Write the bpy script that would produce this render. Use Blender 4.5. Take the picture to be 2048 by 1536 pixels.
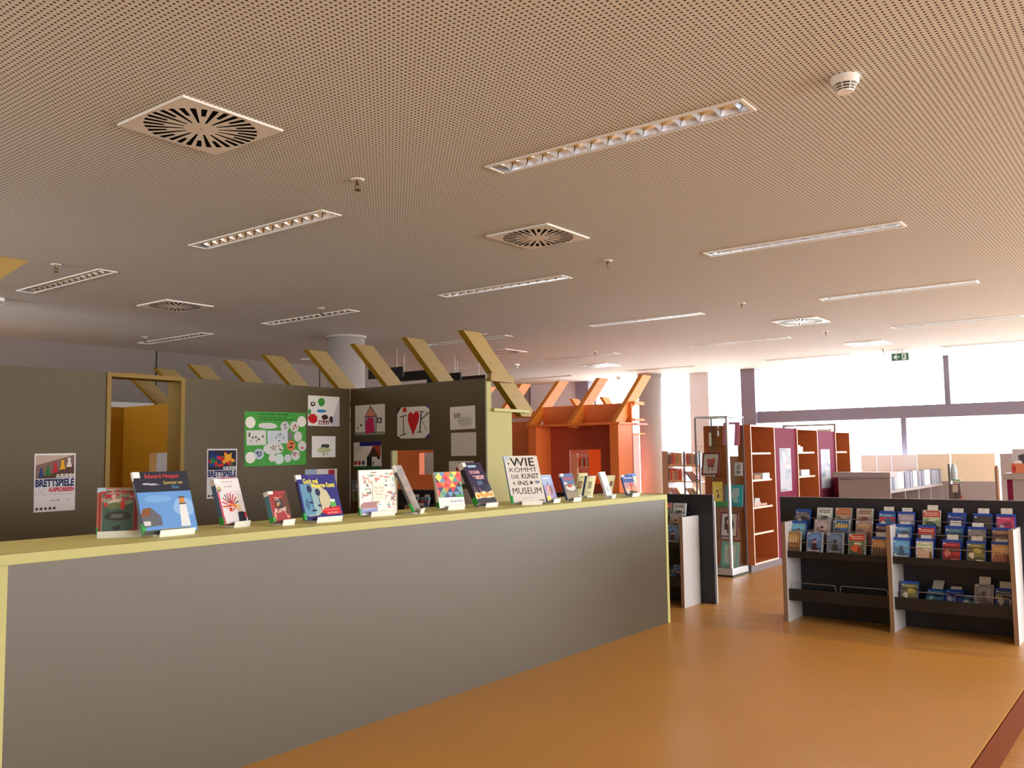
import bpy, math, random
from mathutils import Vector, Matrix
random.seed(7)
scene = bpy.context.scene
for o in list(bpy.data.objects):
    bpy.data.objects.remove(o)
COL = scene.collection

# ------------------------------------------------------------------ camera
EYE = 1.48                       # lens height above the wooden floor; x,y origin is the camera
FPX, YAW, PITCH, ROLL = 1783.8, math.radians(37.181), math.radians(4.580), math.radians(-0.769)
fw = Vector((math.cos(PITCH)*math.cos(YAW), math.cos(PITCH)*math.sin(YAW), math.sin(PITCH)))
r0 = Vector((math.sin(YAW), -math.cos(YAW), 0)); u0 = r0.cross(fw)
rt = math.cos(ROLL)*r0 + math.sin(ROLL)*u0
up = -math.sin(ROLL)*r0 + math.cos(ROLL)*u0
cam_d = bpy.data.cameras.new('camera'); cam = bpy.data.objects.new('camera', cam_d); COL.objects.link(cam)
cam_d.sensor_fit = 'HORIZONTAL'; cam_d.sensor_width = 36; cam_d.lens = FPX*36/2048
cam_d.clip_start = 0.05; cam_d.clip_end = 200
cam.matrix_world = Matrix(((rt.x, up.x, -fw.x, 0), (rt.y, up.y, -fw.y, 0), (rt.z, up.z, -fw.z, EYE), (0, 0, 0, 1)))
scene.camera = cam

# ------------------------------------------------------------------ daylight
WORLD_STRENGTH = 9.0
world = bpy.data.worlds.new('overcast_sky'); scene.world = world; world.use_nodes = True
bg = world.node_tree.nodes['Background']
bg.inputs[0].default_value = (0.98, 0.97, 0.97, 1); bg.inputs[1].default_value = WORLD_STRENGTH
def area(name, loc, rot, sx, sy, energy, color, portal=False):
    l = bpy.data.lights.new(name, 'AREA'); l.shape = 'RECTANGLE'; l.size = sx; l.size_y = sy
    l.energy = energy; l.color = color
    if portal: l.cycles.is_portal = True
    o = bpy.data.objects.new(name, l); COL.objects.link(o); o.location = loc; o.rotation_euler = rot
    return o
area('window_portal', (17.25, 0.9, 1.6), (0, math.radians(90), 0), 3.2, 20.0, 1.0, (1, 1, 1), True)
area('south_portal', (8.0, -9.1, 1.7), (math.radians(90), 0, 0), 14.2, 2.6, 1.0, (1, 1, 1), True)
area('west_fill_portal', (-3.6, 9.75, 1.7), (0, math.radians(-90), 0), 2.6, 4.6, 1.0, (1, 1, 1), True)  # for the unseen west opening, added to brighten the left ceiling
area('north_fill_portal', (0.5, 12.5, 1.05), (math.radians(-90), 0, 0), 5.0, 0.9, 1.0, (1, 1, 1), True)  # for an unseen opening added to light the left ceiling and counter top
vs = scene.view_settings
vs.view_transform = 'Standard'; vs.look = 'None'; vs.gamma = 1; vs.use_curve_mapping = False
vs.exposure = 0.72
scene.cycles.transparent_max_bounces = 32
scene.cycles.caustics_reflective = False

# ------------------------------------------------------------------ helpers
def lin(c):
    c = c/255
    return c/12.92 if c <= 0.04045 else ((c+0.055)/1.055)**2.4
def C(r, g, b): return (lin(r), lin(g), lin(b), 1)
def mat(name, col, rough=0.5, metal=0.0, var=0.0, vscale=4.0, bump=0.0, bscale=60.0, coat=0.0, emit=None, spec=None):
    m = bpy.data.materials.new(name); m.use_nodes = True
    nt = m.node_tree; b = nt.nodes['Principled BSDF']
    b.inputs['Base Color'].default_value = col
    b.inputs['Roughness'].default_value = rough; b.inputs['Metallic'].default_value = metal
    if coat: b.inputs['Coat Weight'].default_value = coat; b.inputs['Coat Roughness'].default_value = 0.2
    if spec is not None: b.inputs['Specular IOR Level'].default_value = spec
    tc = nt.nodes.new('ShaderNodeTexCoord')
    if var:
        n = nt.nodes.new('ShaderNodeTexNoise'); n.inputs['Scale'].default_value = vscale; n.inputs['Detail'].default_value = 5
        nt.links.new(tc.outputs['Object'], n.inputs['Vector'])
        mx = nt.nodes.new('ShaderNodeMix'); mx.data_type = 'RGBA'
        mx.inputs['A'].default_value = tuple(max(0, x*(1-var)) for x in col[:3])+(1,)
        mx.inputs['B'].default_value = tuple(min(1, x*(1+var)) for x in col[:3])+(1,)
        nt.links.new(n.outputs['Fac'], mx.inputs['Factor']); nt.links.new(mx.outputs['Result'], b.inputs['Base Color'])
    if bump:
        n = nt.nodes.new('ShaderNodeTexNoise'); n.inputs['Scale'].default_value = bscale
        nt.links.new(tc.outputs['Object'], n.inputs['Vector'])
        bp = nt.nodes.new('ShaderNodeBump'); bp.inputs['Strength'].default_value = bump; bp.inputs['Distance'].default_value = 0.01
        nt.links.new(n.outputs['Fac'], bp.inputs['Height']); nt.links.new(bp.outputs['Normal'], b.inputs['Normal'])
    if emit:
        b.inputs['Emission Color'].default_value = col; b.inputs['Emission Strength'].default_value = emit
    return m

class MB:
    """collects faces of one mesh"""
    def __init__(s): s.v = []; s.f = []
    def add(s, vs_, fs):
        k = len(s.v); s.v += [tuple(p) for p in vs_]; s.f += [tuple(i+k for i in f) for f in fs]; return s
    def box(s, x0, x1, y0, y1, z0, z1):
        return s.add([(x0,y0,z0),(x1,y0,z0),(x1,y1,z0),(x0,y1,z0),(x0,y0,z1),(x1,y0,z1),(x1,y1,z1),(x0,y1,z1)],
                     [(0,3,2,1),(4,5,6,7),(0,1,5,4),(1,2,6,5),(2,3,7,6),(3,0,4,7)])
    def prism_y(s, pts, y0, y1):           # polygon in x,z extruded along y
        n = len(pts)
        return s.add([(x,y0,z) for x,z in pts]+[(x,y1,z) for x,z in pts],
                     [tuple(range(n)), tuple(range(2*n-1, n-1, -1))]+[((i+1)%n, i, n+i, n+(i+1)%n) for i in range(n)])
    def prism_x(s, pts, x0, x1):           # polygon in y,z extruded along x
        n = len(pts)
        return s.add([(x0,y,z) for y,z in pts]+[(x1,y,z) for y,z in pts],
                     [tuple(range(n-1,-1,-1)), tuple(range(n, 2*n))]+[(i, (i+1)%n, n+(i+1)%n, n+i) for i in range(n)])
    def lathe(s, prof, cx, cy, n=24):
        k = []
        for r, z in prof:
            k.append([(cx+r*math.cos(2*math.pi*i/n), cy+r*math.sin(2*math.pi*i/n), z) for i in range(n)])
        vs_ = [p for ring in k for p in ring]; fs = []
        for a in range(len(prof)-1):
            for i in range(n):
                j = (i+1) % n
                fs.append((a*n+i, a*n+j, (a+1)*n+j, (a+1)*n+i))
        fs.append(tuple(range(n-1,-1,-1))); fs.append(tuple((len(prof)-1)*n+i for i in range(n)))
        return s.add(vs_, fs)
    def tube(s, path, r, n=6):
        path = [Vector(p) for p in path]; vs_ = []; fs = []
        for i, p in enumerate(path):
            d = (path[min(i+1, len(path)-1)]-path[max(i-1, 0)]).normalized()
            a = d.cross(Vector((0,0,1)) if abs(d.z) < 0.9 else Vector((1,0,0))).normalized(); b = d.cross(a)
            for k in range(n):
                t = 2*math.pi*k/n; vs_.append(p+r*(math.cos(t)*a+math.sin(t)*b))
        for i in range(len(path)-1):
            for k in range(n):
                j = (k+1) % n; fs.append((i*n+k, i*n+j, (i+1)*n+j, (i+1)*n+k))
        fs.append(tuple(range(n-1,-1,-1))); fs.append(tuple((len(path)-1)*n+k for k in range(n)))
        return s.add(vs_, fs)
    def mesh(s, name, m, off=None, smooth=False):
        me = bpy.data.meshes.new(name)
        vv = s.v if off is None else [(x-off[0], y-off[1], z-off[2]) for x, y, z in s.v]
        me.from_pydata(vv, [], s.f); me.materials.append(m)
        if smooth:
            for p in me.polygons: p.use_smooth = True
        me.validate(); me.update()
        return me
    def build(s, name, m, parent=None, local=False, smooth=False, bev=0.0):
        off = None
        if parent is not None and not local:
            off = Vector(parent.location)
            if parent.parent is not None: off = off+Vector(parent.parent.location)
        o = bpy.data.objects.new(name, s.mesh(name, m, off, smooth)); COL.objects.link(o)
        if parent is not None: o.parent = parent
        if bev:
            b = o.modifiers.new('bevel', 'BEVEL'); b.width = bev; b.segments = 2; b.limit_method = 'ANGLE'
        return o
def tag(o, label=None, cat=None, group=None, kind=None):
    if label: o['label'] = label
    if cat: o['category'] = cat
    if group: o['group'] = group
    if kind: o['kind'] = kind
    return o
def thing(name, label, cat, loc=(0,0,0), rot=(0,0,0), group=None):
    o = bpy.data.objects.new(name, None); COL.objects.link(o); o.empty_display_size = 0.1
    o.location = loc; o.rotation_euler = rot
    return tag(o, label, cat, group)
def struct(name, mb, m, parent=None, **k):
    o = mb.build(name, m, parent, **k)
    if parent is None: o['kind'] = 'structure'
    return o
def holder(name):
    o = bpy.data.objects.new(name, None); COL.objects.link(o); o['kind'] = 'structure'; return o
def ordinal(n):
    return '%d%s' % (n, 'th' if 10 <= n % 100 <= 20 else {1:'st',2:'nd',3:'rd'}.get(n % 10, 'th'))
def copy_tree(o, parent=None):
    c = o.copy(); COL.objects.link(c); c.parent = parent
    for ch in o.children: copy_tree(ch, c)
    return c

# flat printed colour
M_PRINT = bpy.data.materials.new('printed_paper'); M_PRINT.use_nodes = True
_nt = M_PRINT.node_tree; _a = _nt.nodes.new('ShaderNodeVertexColor'); _a.layer_name = 'ink'
_nt.links.new(_a.outputs['Color'], _nt.nodes['Principled BSDF'].inputs['Base Color'])
_nt.nodes['Principled BSDF'].inputs['Roughness'].default_value = 0.38
M_MATTE = M_PRINT.copy(); M_MATTE.name = 'drawn_paper'; M_MATTE.node_tree.nodes['Principled BSDF'].inputs['Roughness'].default_value = 0.9
_glyph = {}
def glyphs(s, bold):
    k = (s, bold)
    if k not in _glyph:
        cu = bpy.data.curves.new('lettering', 'FONT'); cu.body = s; cu.size = 1; cu.offset = bold; cu.resolution_u = 3
        ob = bpy.data.objects.new('lettering', cu); me = ob.to_mesh()
        vv = [(v.co.x, v.co.y) for v in me.vertices]; ff = [tuple(p.vertices) for p in me.polygons]
        ob.to_mesh_clear(); bpy.data.objects.remove(ob); bpy.data.curves.remove(cu)
        xs = [p[0] for p in vv]; ys = [p[1] for p in vv]
        _glyph[k] = (vv, ff, min(xs), max(xs), min(ys), max(ys))
    return _glyph[k]
class Art:
    """flat print in a local frame: x right, y up (metres), layers stacked a few hundredths of a millimetre"""
    def __init__(s, w, h, paper=None):
        s.ymin = 0; s.w, s.h = w, h; s.v = []; s.f = []; s.c = []; s.z = 0.0002
        if paper: s.rect(0, 0, 1, 1, paper)
    def poly(s, pts, c):
        pts = [(min(1, max(0, x)), min(1, max(s.ymin, y))) for x, y in pts]
        k = len(s.v); s.v += [(x*s.w, y*s.h, s.z) for x, y in pts]; s.f.append(tuple(range(k, k+len(pts)))); s.c.append(C(*c)); s.z += 0.00003
    def rect(s, x0, y0, x1, y1, c): s.poly([(x0,y0),(x1,y0),(x1,y1),(x0,y1)], c)
    def ell(s, cx, cy, rx, ry, c, n=16, wob=0.0):
        s.poly([(cx+rx*(1+wob*random.uniform(-1,1))*math.cos(2*math.pi*i/n), cy+ry*(1+wob*random.uniform(-1,1))*math.sin(2*math.pi*i/n)) for i in range(n)], c)
    def line(s, x0, y0, x1, y1, t, c):
        dx, dy = (x1-x0)*s.w, (y1-y0)*s.h; L = math.hypot(dx, dy) or 1; nx, ny = -dy/L*t/2/s.w, dx/L*t/2/s.h
        s.poly([(x0+nx,y0+ny),(x0-nx,y0-ny),(x1-nx,y1-ny),(x1+nx,y1+ny)], c)
    def text(s, t, x0, y0, x1, y1, c, bold=0.0, slant=0.0):
        vv, ff, a, b, d, e = glyphs(t, bold); k = len(s.v)
        for x, y in vv:
            X = x0+(x-a)/(b-a)*(x1-x0); Y = y0+(y-d)/(e-d)*(y1-y0)+slant*(X-x0)
            s.v.append((X*s.w, Y*s.h, s.z))
        s.f += [tuple(i+k for i in f) for f in ff]; s.c += [C(*c)]*len(ff); s.z += 0.00003
    def scribble(s, x0, y0, x1, y1, c, rows=2):
        for r in range(rows):
            y = y1-(r+0.5)*(y1-y0)/rows; x = x0
            while x < x1-0.01:
                L = random.uniform(0.03, 0.10); s.rect(x, y-(y1-y0)/rows*0.28, min(x+L, x1), y+(y1-y0)/rows*0.28, c); x += L+0.02
    def build(s, name, parent, matrix, matte=False):
        me = bpy.data.meshes.new(name); me.from_pydata(s.v, [], s.f); me.materials.append(M_MATTE if matte else M_PRINT)
        at = me.color_attributes.new('ink', 'FLOAT_COLOR', 'CORNER'); i = 0
        for p, c in zip(me.polygons, s.c):
            for k in range(p.loop_total): at.data[i].color = c; i += 1
        o = bpy.data.objects.new(name, me); COL.objects.link(o)
        if parent is not None: o.parent = parent
        o.matrix_local = matrix
        return o
def frame(o, ex, ey):
    """matrix with x axis ex, y axis ey, at o"""
    ex = Vector(ex).normalized(); ey = Vector(ey).normalized(); ez = ex.cross(ey)
    return Matrix(((ex.x, ey.x, ez.x, o[0]), (ex.y, ey.y, ez.y, o[1]), (ex.z, ey.z, ez.z, o[2]), (0,0,0,1)))

# ------------------------------------------------------------------ materials
def perforated():
    m = mat('perforated_plasterboard', C(216,216,212), 0.8); nt = m.node_tree; b = nt.nodes['Principled BSDF']
    g = nt.nodes.new('ShaderNodeNewGeometry'); sp = nt.nodes.new('ShaderNodeSeparateXYZ'); nt.links.new(g.outputs['Position'], sp.inputs[0])
    def math_(op, a, bb=None):
        n = nt.nodes.new('ShaderNodeMath'); n.operation = op
        for i, q in enumerate((a, bb)):
            if q is None: continue
            if isinstance(q, (int, float)): n.inputs[i].default_value = q
            else: nt.links.new(q, n.inputs[i])
        return n.outputs[0]
    d = []
    for ax in ('X', 'Y'):
        t = math_('SUBTRACT', math_('FRACT', math_('DIVIDE', sp.outputs[ax], 0.0247)), 0.5)
        d.append(math_('MULTIPLY', t, t))
    r = math_('SQRT', math_('ADD', d[0], d[1]))
    hole = math_('LESS_THAN', r, 0.235)
    mx = nt.nodes.new('ShaderNodeMix'); mx.data_type = 'RGBA'
    mx.inputs['A'].default_value = C(216,216,212); mx.inputs['B'].default_value = C(54,46,38)
    nt.links.new(hole, mx.inputs['Factor']); nt.links.new(mx.outputs['Result'], b.inputs['Base Color'])
    return m
def wood_floor():
    m = mat('strip_parquet', C(190,132,74), 0.34); nt = m.node_tree; b = nt.nodes['Principled BSDF']
    tc = nt.nodes.new('ShaderNodeTexCoord'); mp = nt.nodes.new('ShaderNodeMapping'); nt.links.new(tc.outputs['Object'], mp.inputs[0])
    mp.inputs['Rotation'].default_value = (0, 0, math.radians(90))
    br = nt.nodes.new('ShaderNodeTexBrick'); nt.links.new(mp.outputs[0], br.inputs['Vector'])
    br.inputs['Color1'].default_value = C(228,166,88); br.inputs['Color2'].default_value = C(240,184,106); br.inputs['Mortar'].default_value = C(180,124,70)
    br.inputs['Scale'].default_value = 1; br.inputs['Brick Width'].default_value = 0.6; br.inputs['Row Height'].default_value = 0.07; br.inputs['Mortar Size'].default_value = 0.0012
    n = nt.nodes.new('ShaderNodeTexNoise'); mp2 = nt.nodes.new('ShaderNodeMapping'); mp2.inputs['Scale'].default_value = (60, 3, 1)
    nt.links.new(tc.outputs['Object'], mp2.inputs[0]); nt.links.new(mp2.outputs[0], n.inputs['Vector']); n.inputs['Scale'].default_value = 1
    mx = nt.nodes.new('ShaderNodeMix'); mx.data_type = 'RGBA'; mx.blend_type = 'MULTIPLY'; mx.inputs['Factor'].default_value = 0.35
    nt.links.new(br.outputs['Color'], mx.inputs['A']); nt.links.new(n.outputs['Color'], mx.inputs['B']); nt.links.new(mx.outputs['Result'], b.inputs['Base Color'])
    return m
def stained(name, c, kn):
    m = mat(name, c, 0.5); nt = m.node_tree; b = nt.nodes['Principled BSDF']
    tc = nt.nodes.new('ShaderNodeTexCoord')
    mp = nt.nodes.new('ShaderNodeMapping'); mp.inputs['Rotation'].default_value = (0, math.radians(41), 0); mp.inputs['Scale'].default_value = (1.5, 18, 22)
    nt.links.new(tc.outputs['Object'], mp.inputs[0])
    n = nt.nodes.new('ShaderNodeTexNoise'); n.inputs['Scale'].default_value = 1.2; n.inputs['Detail'].default_value = 6; nt.links.new(mp.outputs[0], n.inputs['Vector'])
    v = nt.nodes.new('ShaderNodeTexVoronoi'); v.inputs['Scale'].default_value = 3.2; nt.links.new(tc.outputs['Object'], v.inputs['Vector'])
    rp = nt.nodes.new('ShaderNodeValToRGB'); rp.color_ramp.elements[0].position = 0.05; rp.color_ramp.elements[1].position = 0.10
    rp.color_ramp.elements[0].color = (1,1,1,1); rp.color_ramp.elements[1].color = (0,0,0,1); nt.links.new(v.outputs['Distance'], rp.inputs[0])
    a = nt.nodes.new('ShaderNodeMix'); a.data_type = 'RGBA'
    a.inputs['A'].default_value = tuple(x*0.82 for x in c[:3])+(1,); a.inputs['B'].default_value = tuple(min(1, x*1.12) for x in c[:3])+(1,)
    nt.links.new(n.outputs['Fac'], a.inputs['Factor'])
    k = nt.nodes.new('ShaderNodeMix'); k.data_type = 'RGBA'; k.inputs['B'].default_value = kn
    nt.links.new(rp.outputs[0], k.inputs['Factor']); nt.links.new(a.outputs['Result'], k.inputs['A']); nt.links.new(k.outputs['Result'], b.inputs['Base Color'])
    return m
def glass(name, tint, refl=0.08):
    m = bpy.data.materials.new(name); m.use_nodes = True; nt = m.node_tree; nt.nodes.clear()
    out = nt.nodes.new('ShaderNodeOutputMaterial'); t = nt.nodes.new('ShaderNodeBsdfTransparent'); t.inputs[0].default_value = tint
    g = nt.nodes.new('ShaderNodeBsdfGlossy'); g.inputs['Roughness'].default_value = 0.02
    lw = nt.nodes.new('ShaderNodeLayerWeight'); lw.inputs['Blend'].default_value = 0.5
    pw_ = nt.nodes.new('ShaderNodeMath'); pw_.operation = 'POWER'; pw_.inputs[1].default_value = 5.0; nt.links.new(lw.outputs['Facing'], pw_.inputs[0])
    ma = nt.nodes.new('ShaderNodeMath'); ma.operation = 'MULTIPLY_ADD'; ma.inputs[1].default_value = 0.6; ma.inputs[2].default_value = 0.025; nt.links.new(pw_.outputs[0], ma.inputs[0])
    mx = nt.nodes.new('ShaderNodeMixShader'); nt.links.new(ma.outputs[0], mx.inputs[0]); nt.links.new(t.outputs[0], mx.inputs[1]); nt.links.new(g.outputs[0], mx.inputs[2])
    nt.links.new(mx.outputs[0], out.inputs[0]); return m

M_CEIL = perforated(); M_FLOOR = wood_floor()
M_ORANGEFLOOR = mat('orange_linoleum', C(217,157,60), 0.33, var=0.10, vscale=1.3, bump=0.05, bscale=25)
M_RISER = mat('brown_step_edge', C(100,48,20), 0.85, var=0.08, spec=0.05)
M_CONC = mat('grey_concrete', C(168,160,156), 0.85, var=0.10, vscale=1.6, bump=0.15, bscale=30)
M_CONCWALL = mat('grey_brown_concrete', C(126,116,110), 0.9, var=0.10, vscale=1.2, bump=0.15, bscale=30)
M_CONCDARK = mat('concrete_joint', C(90,84,80), 0.9)
M_WHITEWALL = mat('white_wall_paint', C(225,225,225), 0.8, var=0.02)
M_TAUPE = mat('taupe_laminate', C(81,73,59), 0.42, var=0.03, vscale=2)
M_YTOP_LIT = mat('lit_yellow_worktop', C(246,242,158), 0.6, var=0.03, spec=0.25)  # same laminate as the trim, overhead light put into the lighter colour
M_GABLE = mat('dull_yellow_laminate', C(172,166,110), 0.6, var=0.03, spec=0.25)
M_DOORY = mat('olive_yellow_frame', C(134,106,22), 0.6, var=0.04)
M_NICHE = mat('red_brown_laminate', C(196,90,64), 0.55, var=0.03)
M_NOOK = mat('bounce_tinted_taupe', C(83,71,43), 0.6, var=0.03, vscale=2)  # counter taupe with the nook's dim yellow bounce put into the colour
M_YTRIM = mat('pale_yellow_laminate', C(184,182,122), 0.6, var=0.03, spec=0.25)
M_YPAINT = mat('yellow_painted_board', C(184,134,24), 0.5, var=0.04)
M_YWOOD = stained('yellow_stained_pine', C(146,114,20), C(92,60,16))
M_OWOOD = stained('orange_stained_pine', C(240,146,52), C(160,70,30))
M_OPAINT = mat('orange_painted_board', C(252,134,66), 0.5, var=0.04)
M_ORED = mat('red_orange_painted_board', C(255,146,88), 0.5, var=0.04)
M_PINKLIT = mat('pink_lit_board', C(246,150,140), 0.5)  # orange house boards, the window's pink wash put into the colour
M_FLAREFRAME = mat('flare_lifted_aluminium', C(124,120,138), 0.45, 0.0)  # dark frame metal, lightened by window flare put into the colour
M_GLASS = glass('window_glass', (0.97, 0.99, 1, 1)); M_CASEGLASS = glass('showcase_glass', (0.93, 0.96, 0.95, 1))
M_ALU = mat('brushed_aluminium', C(190,192,196), 0.35, 0.85)
M_MIRROR = mat('louvre_aluminium', C(230,235,242), 0.22, 1.0)
M_WHITE = mat('white_plastic', C(238,238,236), 0.35)
M_WMETAL = mat('white_enamel', C(235,232,226), 0.4)
M_BLACK = mat('black_board', C(28,26,26), 0.6)
M_ANTH = mat('anthracite_laminate', C(34,36,46), 0.5, var=0.05)
M_DTRAY = mat('dark_steel_tray', C(30,28,30), 0.45, 0.1)
M_GREYLAM = mat('pale_grey_laminate', C(196,196,198), 0.5, var=0.02)
M_PLY = mat('plywood_edge', C(150,120,96), 0.6, var=0.12, vscale=40)
M_WIRE = mat('steel_wire', C(200,200,205), 0.25, 0.9)
M_VOID = mat('duct_dark', C(10,8,6), 0.95, spec=0.1)
M_ORSHELF = mat('orange_beech_shelf', C(190,104,52), 0.5, var=0.06, vscale=6)
M_SHELFBACK = mat('orange_shelf_lining', C(146,76,56), 0.55, var=0.05)
M_MAGENTA = mat('magenta_laminate', C(112,30,62), 0.7, var=0.03, spec=0.12)
M_EDGE = mat('pale_edge_band', C(240,206,190), 0.5)
M_PLINTH = mat('grey_plinth', C(120,112,116), 0.6)
M_CREAM = mat('cream_panel', C(236,222,200), 0.6)
M_CABGREY = mat('warm_grey_cabinet', C(156,147,150), 0.55, var=0.02)
M_PAPER = mat('paper_sheet', C(236,234,230), 0.9)
M_GREENLABEL = mat('green_spine_label', C(40,165,70), 0.5)
M_PAVE = mat('pale_paving', C(205,205,205), 0.9, var=0.08, vscale=0.6)

# ------------------------------------------------------------------ room shell
CEIL = EYE+1.64
XMIN, XMAX, YMIN, YMAX = -3.5, 17.0, -9.0, 12.35
lx = [3.95, 6.79, 9.64, 12.53, 15.42]; ly = [2.335, 5.26, 8.12, 10.87]
LW, LL = 0.14, 1.50
fixtures = []
for j, y in enumerate(ly):
    for i, x in enumerate(lx):
        fixtures.append((x, y, i, j))
xs = sorted({XMIN-0.2, XMAX+0.4} | {round(x+s*LW/2, 4) for x in lx for s in (-1, 1)})
ys = sorted({YMIN-0.2, YMAX+0.2} | {round(y+s*LL/2, 4) for y in ly for s in (-1, 1)})
holes = {(round(x-LW/2, 4), round(y-LL/2, 4)) for x, y, i, j in fixtures}
cb = MB()
for a in range(len(xs)-1):
    for b in range(len(ys)-1):
        if (xs[a], ys[b]) in holes: continue
        cb.add([(xs[a], ys[b], CEIL), (xs[a], ys[b+1], CEIL), (xs[a+1], ys[b+1], CEIL), (xs[a+1], ys[b], CEIL)], [(0,1,2,3)])
struct('ceiling', cb, M_CEIL)
struct('trim_1', MB().box(XMIN-0.2, XMAX+0.4, YMIN-0.2, YMAX+0.2, CEIL+0.16, CEIL+0.3), M_VOID)
struct('floor', MB().box(XMIN-0.2, XMAX+0.3, YMIN-0.2, YMAX+0.2, -0.2, 0), M_FLOOR)
STEP = 0.173
struct('trim_2', MB().box(XMIN+0.02, 6.345, 0.807, 3.95, 0, STEP).box(XMIN+0.02, 6.80, 3.95, YMAX-0.06, 0, STEP), M_ORANGEFLOOR)
struct('trim_3', MB().box(XMIN+0.02, 6.345, 0.799, 0.807, 0, STEP-0.004), M_RISER)
# back wall of concrete panels with open joints
wb = holder('wall_back'); 
struct('backing', MB().box(4.0, XMAX+0.3, YMAX, YMAX+0.2, 0, CEIL).box(XMIN-0.2, 4.0, YMAX, YMAX+0.2, 0, 0.6).box(XMIN-0.2, 4.0, YMAX, YMAX+0.2, 1.5, CEIL).box(XMIN-0.2, -2.0, YMAX, YMAX+0.2, 0.6, 1.5).box(3.0, 4.0, YMAX, YMAX+0.2, 0.6, 1.5), M_CONCDARK, wb)  # low unseen opening at the left end, added to let in fill light
for k in range(2, 6):
    x0, x1 = 1.07+3.165*(k-1)+0.012, 1.07+3.165*k-0.012
    x0, x1 = max(x0, XMIN), min(x1, XMAX-0.02)
    if x1 > x0: struct('panel', MB().box(x0, x1, YMAX-0.03, YMAX, 0, CEIL), M_CONCWALL, wb, bev=0.004)
struct('wall_west', MB().box(XMIN-0.2, XMIN, YMIN, 7.5, 0, CEIL).box(XMIN-0.2, XMIN, 12.0, YMAX, 0, CEIL).box(XMIN-0.2, XMIN, 7.5, 12.0, 0, 0.4).box(XMIN-0.2, XMIN, 7.5, 12.0, 3.0, CEIL), M_WHITEWALL)  # unseen wall, pulled in and opened to brighten the left ceiling
# south side: low parapet and lintel around the long glazed front
struct('wall_south', MB().box(XMIN, XMAX, YMIN-0.2, YMIN, 0, 0.4).box(XMIN, 1.0, YMIN-0.2, YMIN, 0.4, CEIL).box(15.0, XMAX, YMIN-0.2, YMIN, 0.4, CEIL).box(1.0, 15.0, YMIN-0.2, YMIN, 3.04, CEIL), M_WHITEWALL)
# window front at x = 17
E = lambda z: EYE+z
struct('wall_east', MB().box(XMAX, XMAX+0.3, 11.02, YMAX, 0, CEIL), mat('pale_concrete', C(206,212,220), 0.8, var=0.04))
struct('column_east_pier', MB().box(XMAX-0.12, XMAX+0.3, 7.78, 8.20, 0, CEIL), mat('pale_pier_paint', C(214,218,224), 0.7))
w1 = holder('window_1')
struct('frame', MB().box(XMAX-0.1, XMAX+0.15, 10.68, 11.02, 0, CEIL), M_FLAREFRAME, w1)
struct('frame', MB().box(XMAX, XMAX+0.08, 10.55, 10.59, 0, CEIL), M_FLAREFRAME, w1)
struct('pane', MB().box(XMAX+0.06, XMAX+0.07, 8.20, 10.68, 0, CEIL), M_GLASS, w1)
w2 = holder('window_2')
struct('pane', MB().box(XMAX+0.06, XMAX+0.07, 7.03, 7.78, 0, CEIL), M_GLASS, w2)
w3 = holder('window_3')
struct('post', MB().box(XMAX-0.25, XMAX+0.2, 6.74, 7.03, 0, CEIL), M_FLAREFRAME, w3)
struct('transom', MB().box(XMAX-0.15, XMAX+0.15, YMIN, 6.74, E(0.57), E(0.79)), M_FLAREFRAME, w3)
for y in (3.335, -0.6, -4.5): struct('mullion', MB().box(XMAX-0.05, XMAX+0.12, y-0.045, y+0.045, E(0.79), CEIL), M_FLAREFRAME, w3)
for y in (4.08, -0.2, -4.5): struct('mullion', MB().box(XMAX-0.05, XMAX+0.12, y-0.045, y+0.045, 0, E(0.57)), M_FLAREFRAME, w3)
yy = [6.74, 3.335, -0.6, -4.5, YMIN]
for a, b in zip(yy, yy[1:]): struct('pane', MB().box(XMAX+0.06, XMAX+0.07, b, a, E(0.79), CEIL), M_GLASS, w3)
yy = [6.74, 4.08, -0.2, -4.5, YMIN]
for a, b in zip(yy, yy[1:]): struct('pane', MB().box(XMAX+0.06, XMAX+0.07, b, a, 0, E(0.57)), M_GLASS, w3)
# outside
struct('exterior_ground', MB().box(XMAX+0.4, 80, -60, 60, -0.25, -0.1), M_PAVE)
ext = mat('pale_blue_steel', C(190,205,220), 0.5)
for y in (6.95, 6.66): tag(MB().box(18.2, 18.38, y, y+0.17, -0.1, 4.2).build('outdoor_post', ext), 'pale blue steel post standing outside the glass, %s of two' % ('left' if y > 6.8 else 'right'), 'post', 'posts outside the window')
# columns
def column(name, x, y, r, cap=False):
    prof = [(r, 0), (r, CEIL-0.02)]
    o = MB().lathe(prof, x, y, 48).build(name, M_CONC, smooth=False); o['kind'] = 'structure'
    for p in o.data.polygons:
        if len(p.vertices) == 4: p.use_smooth = True
    c = MB().lathe([(r+0.02, CEIL-0.03), (r+0.02, CEIL)], x, y, 48).build('collar', M_CONC, o)
column('column_back', 8.23, 9.06, 0.25); column('column_east', 16.35, 8.83, 0.235)

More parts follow.
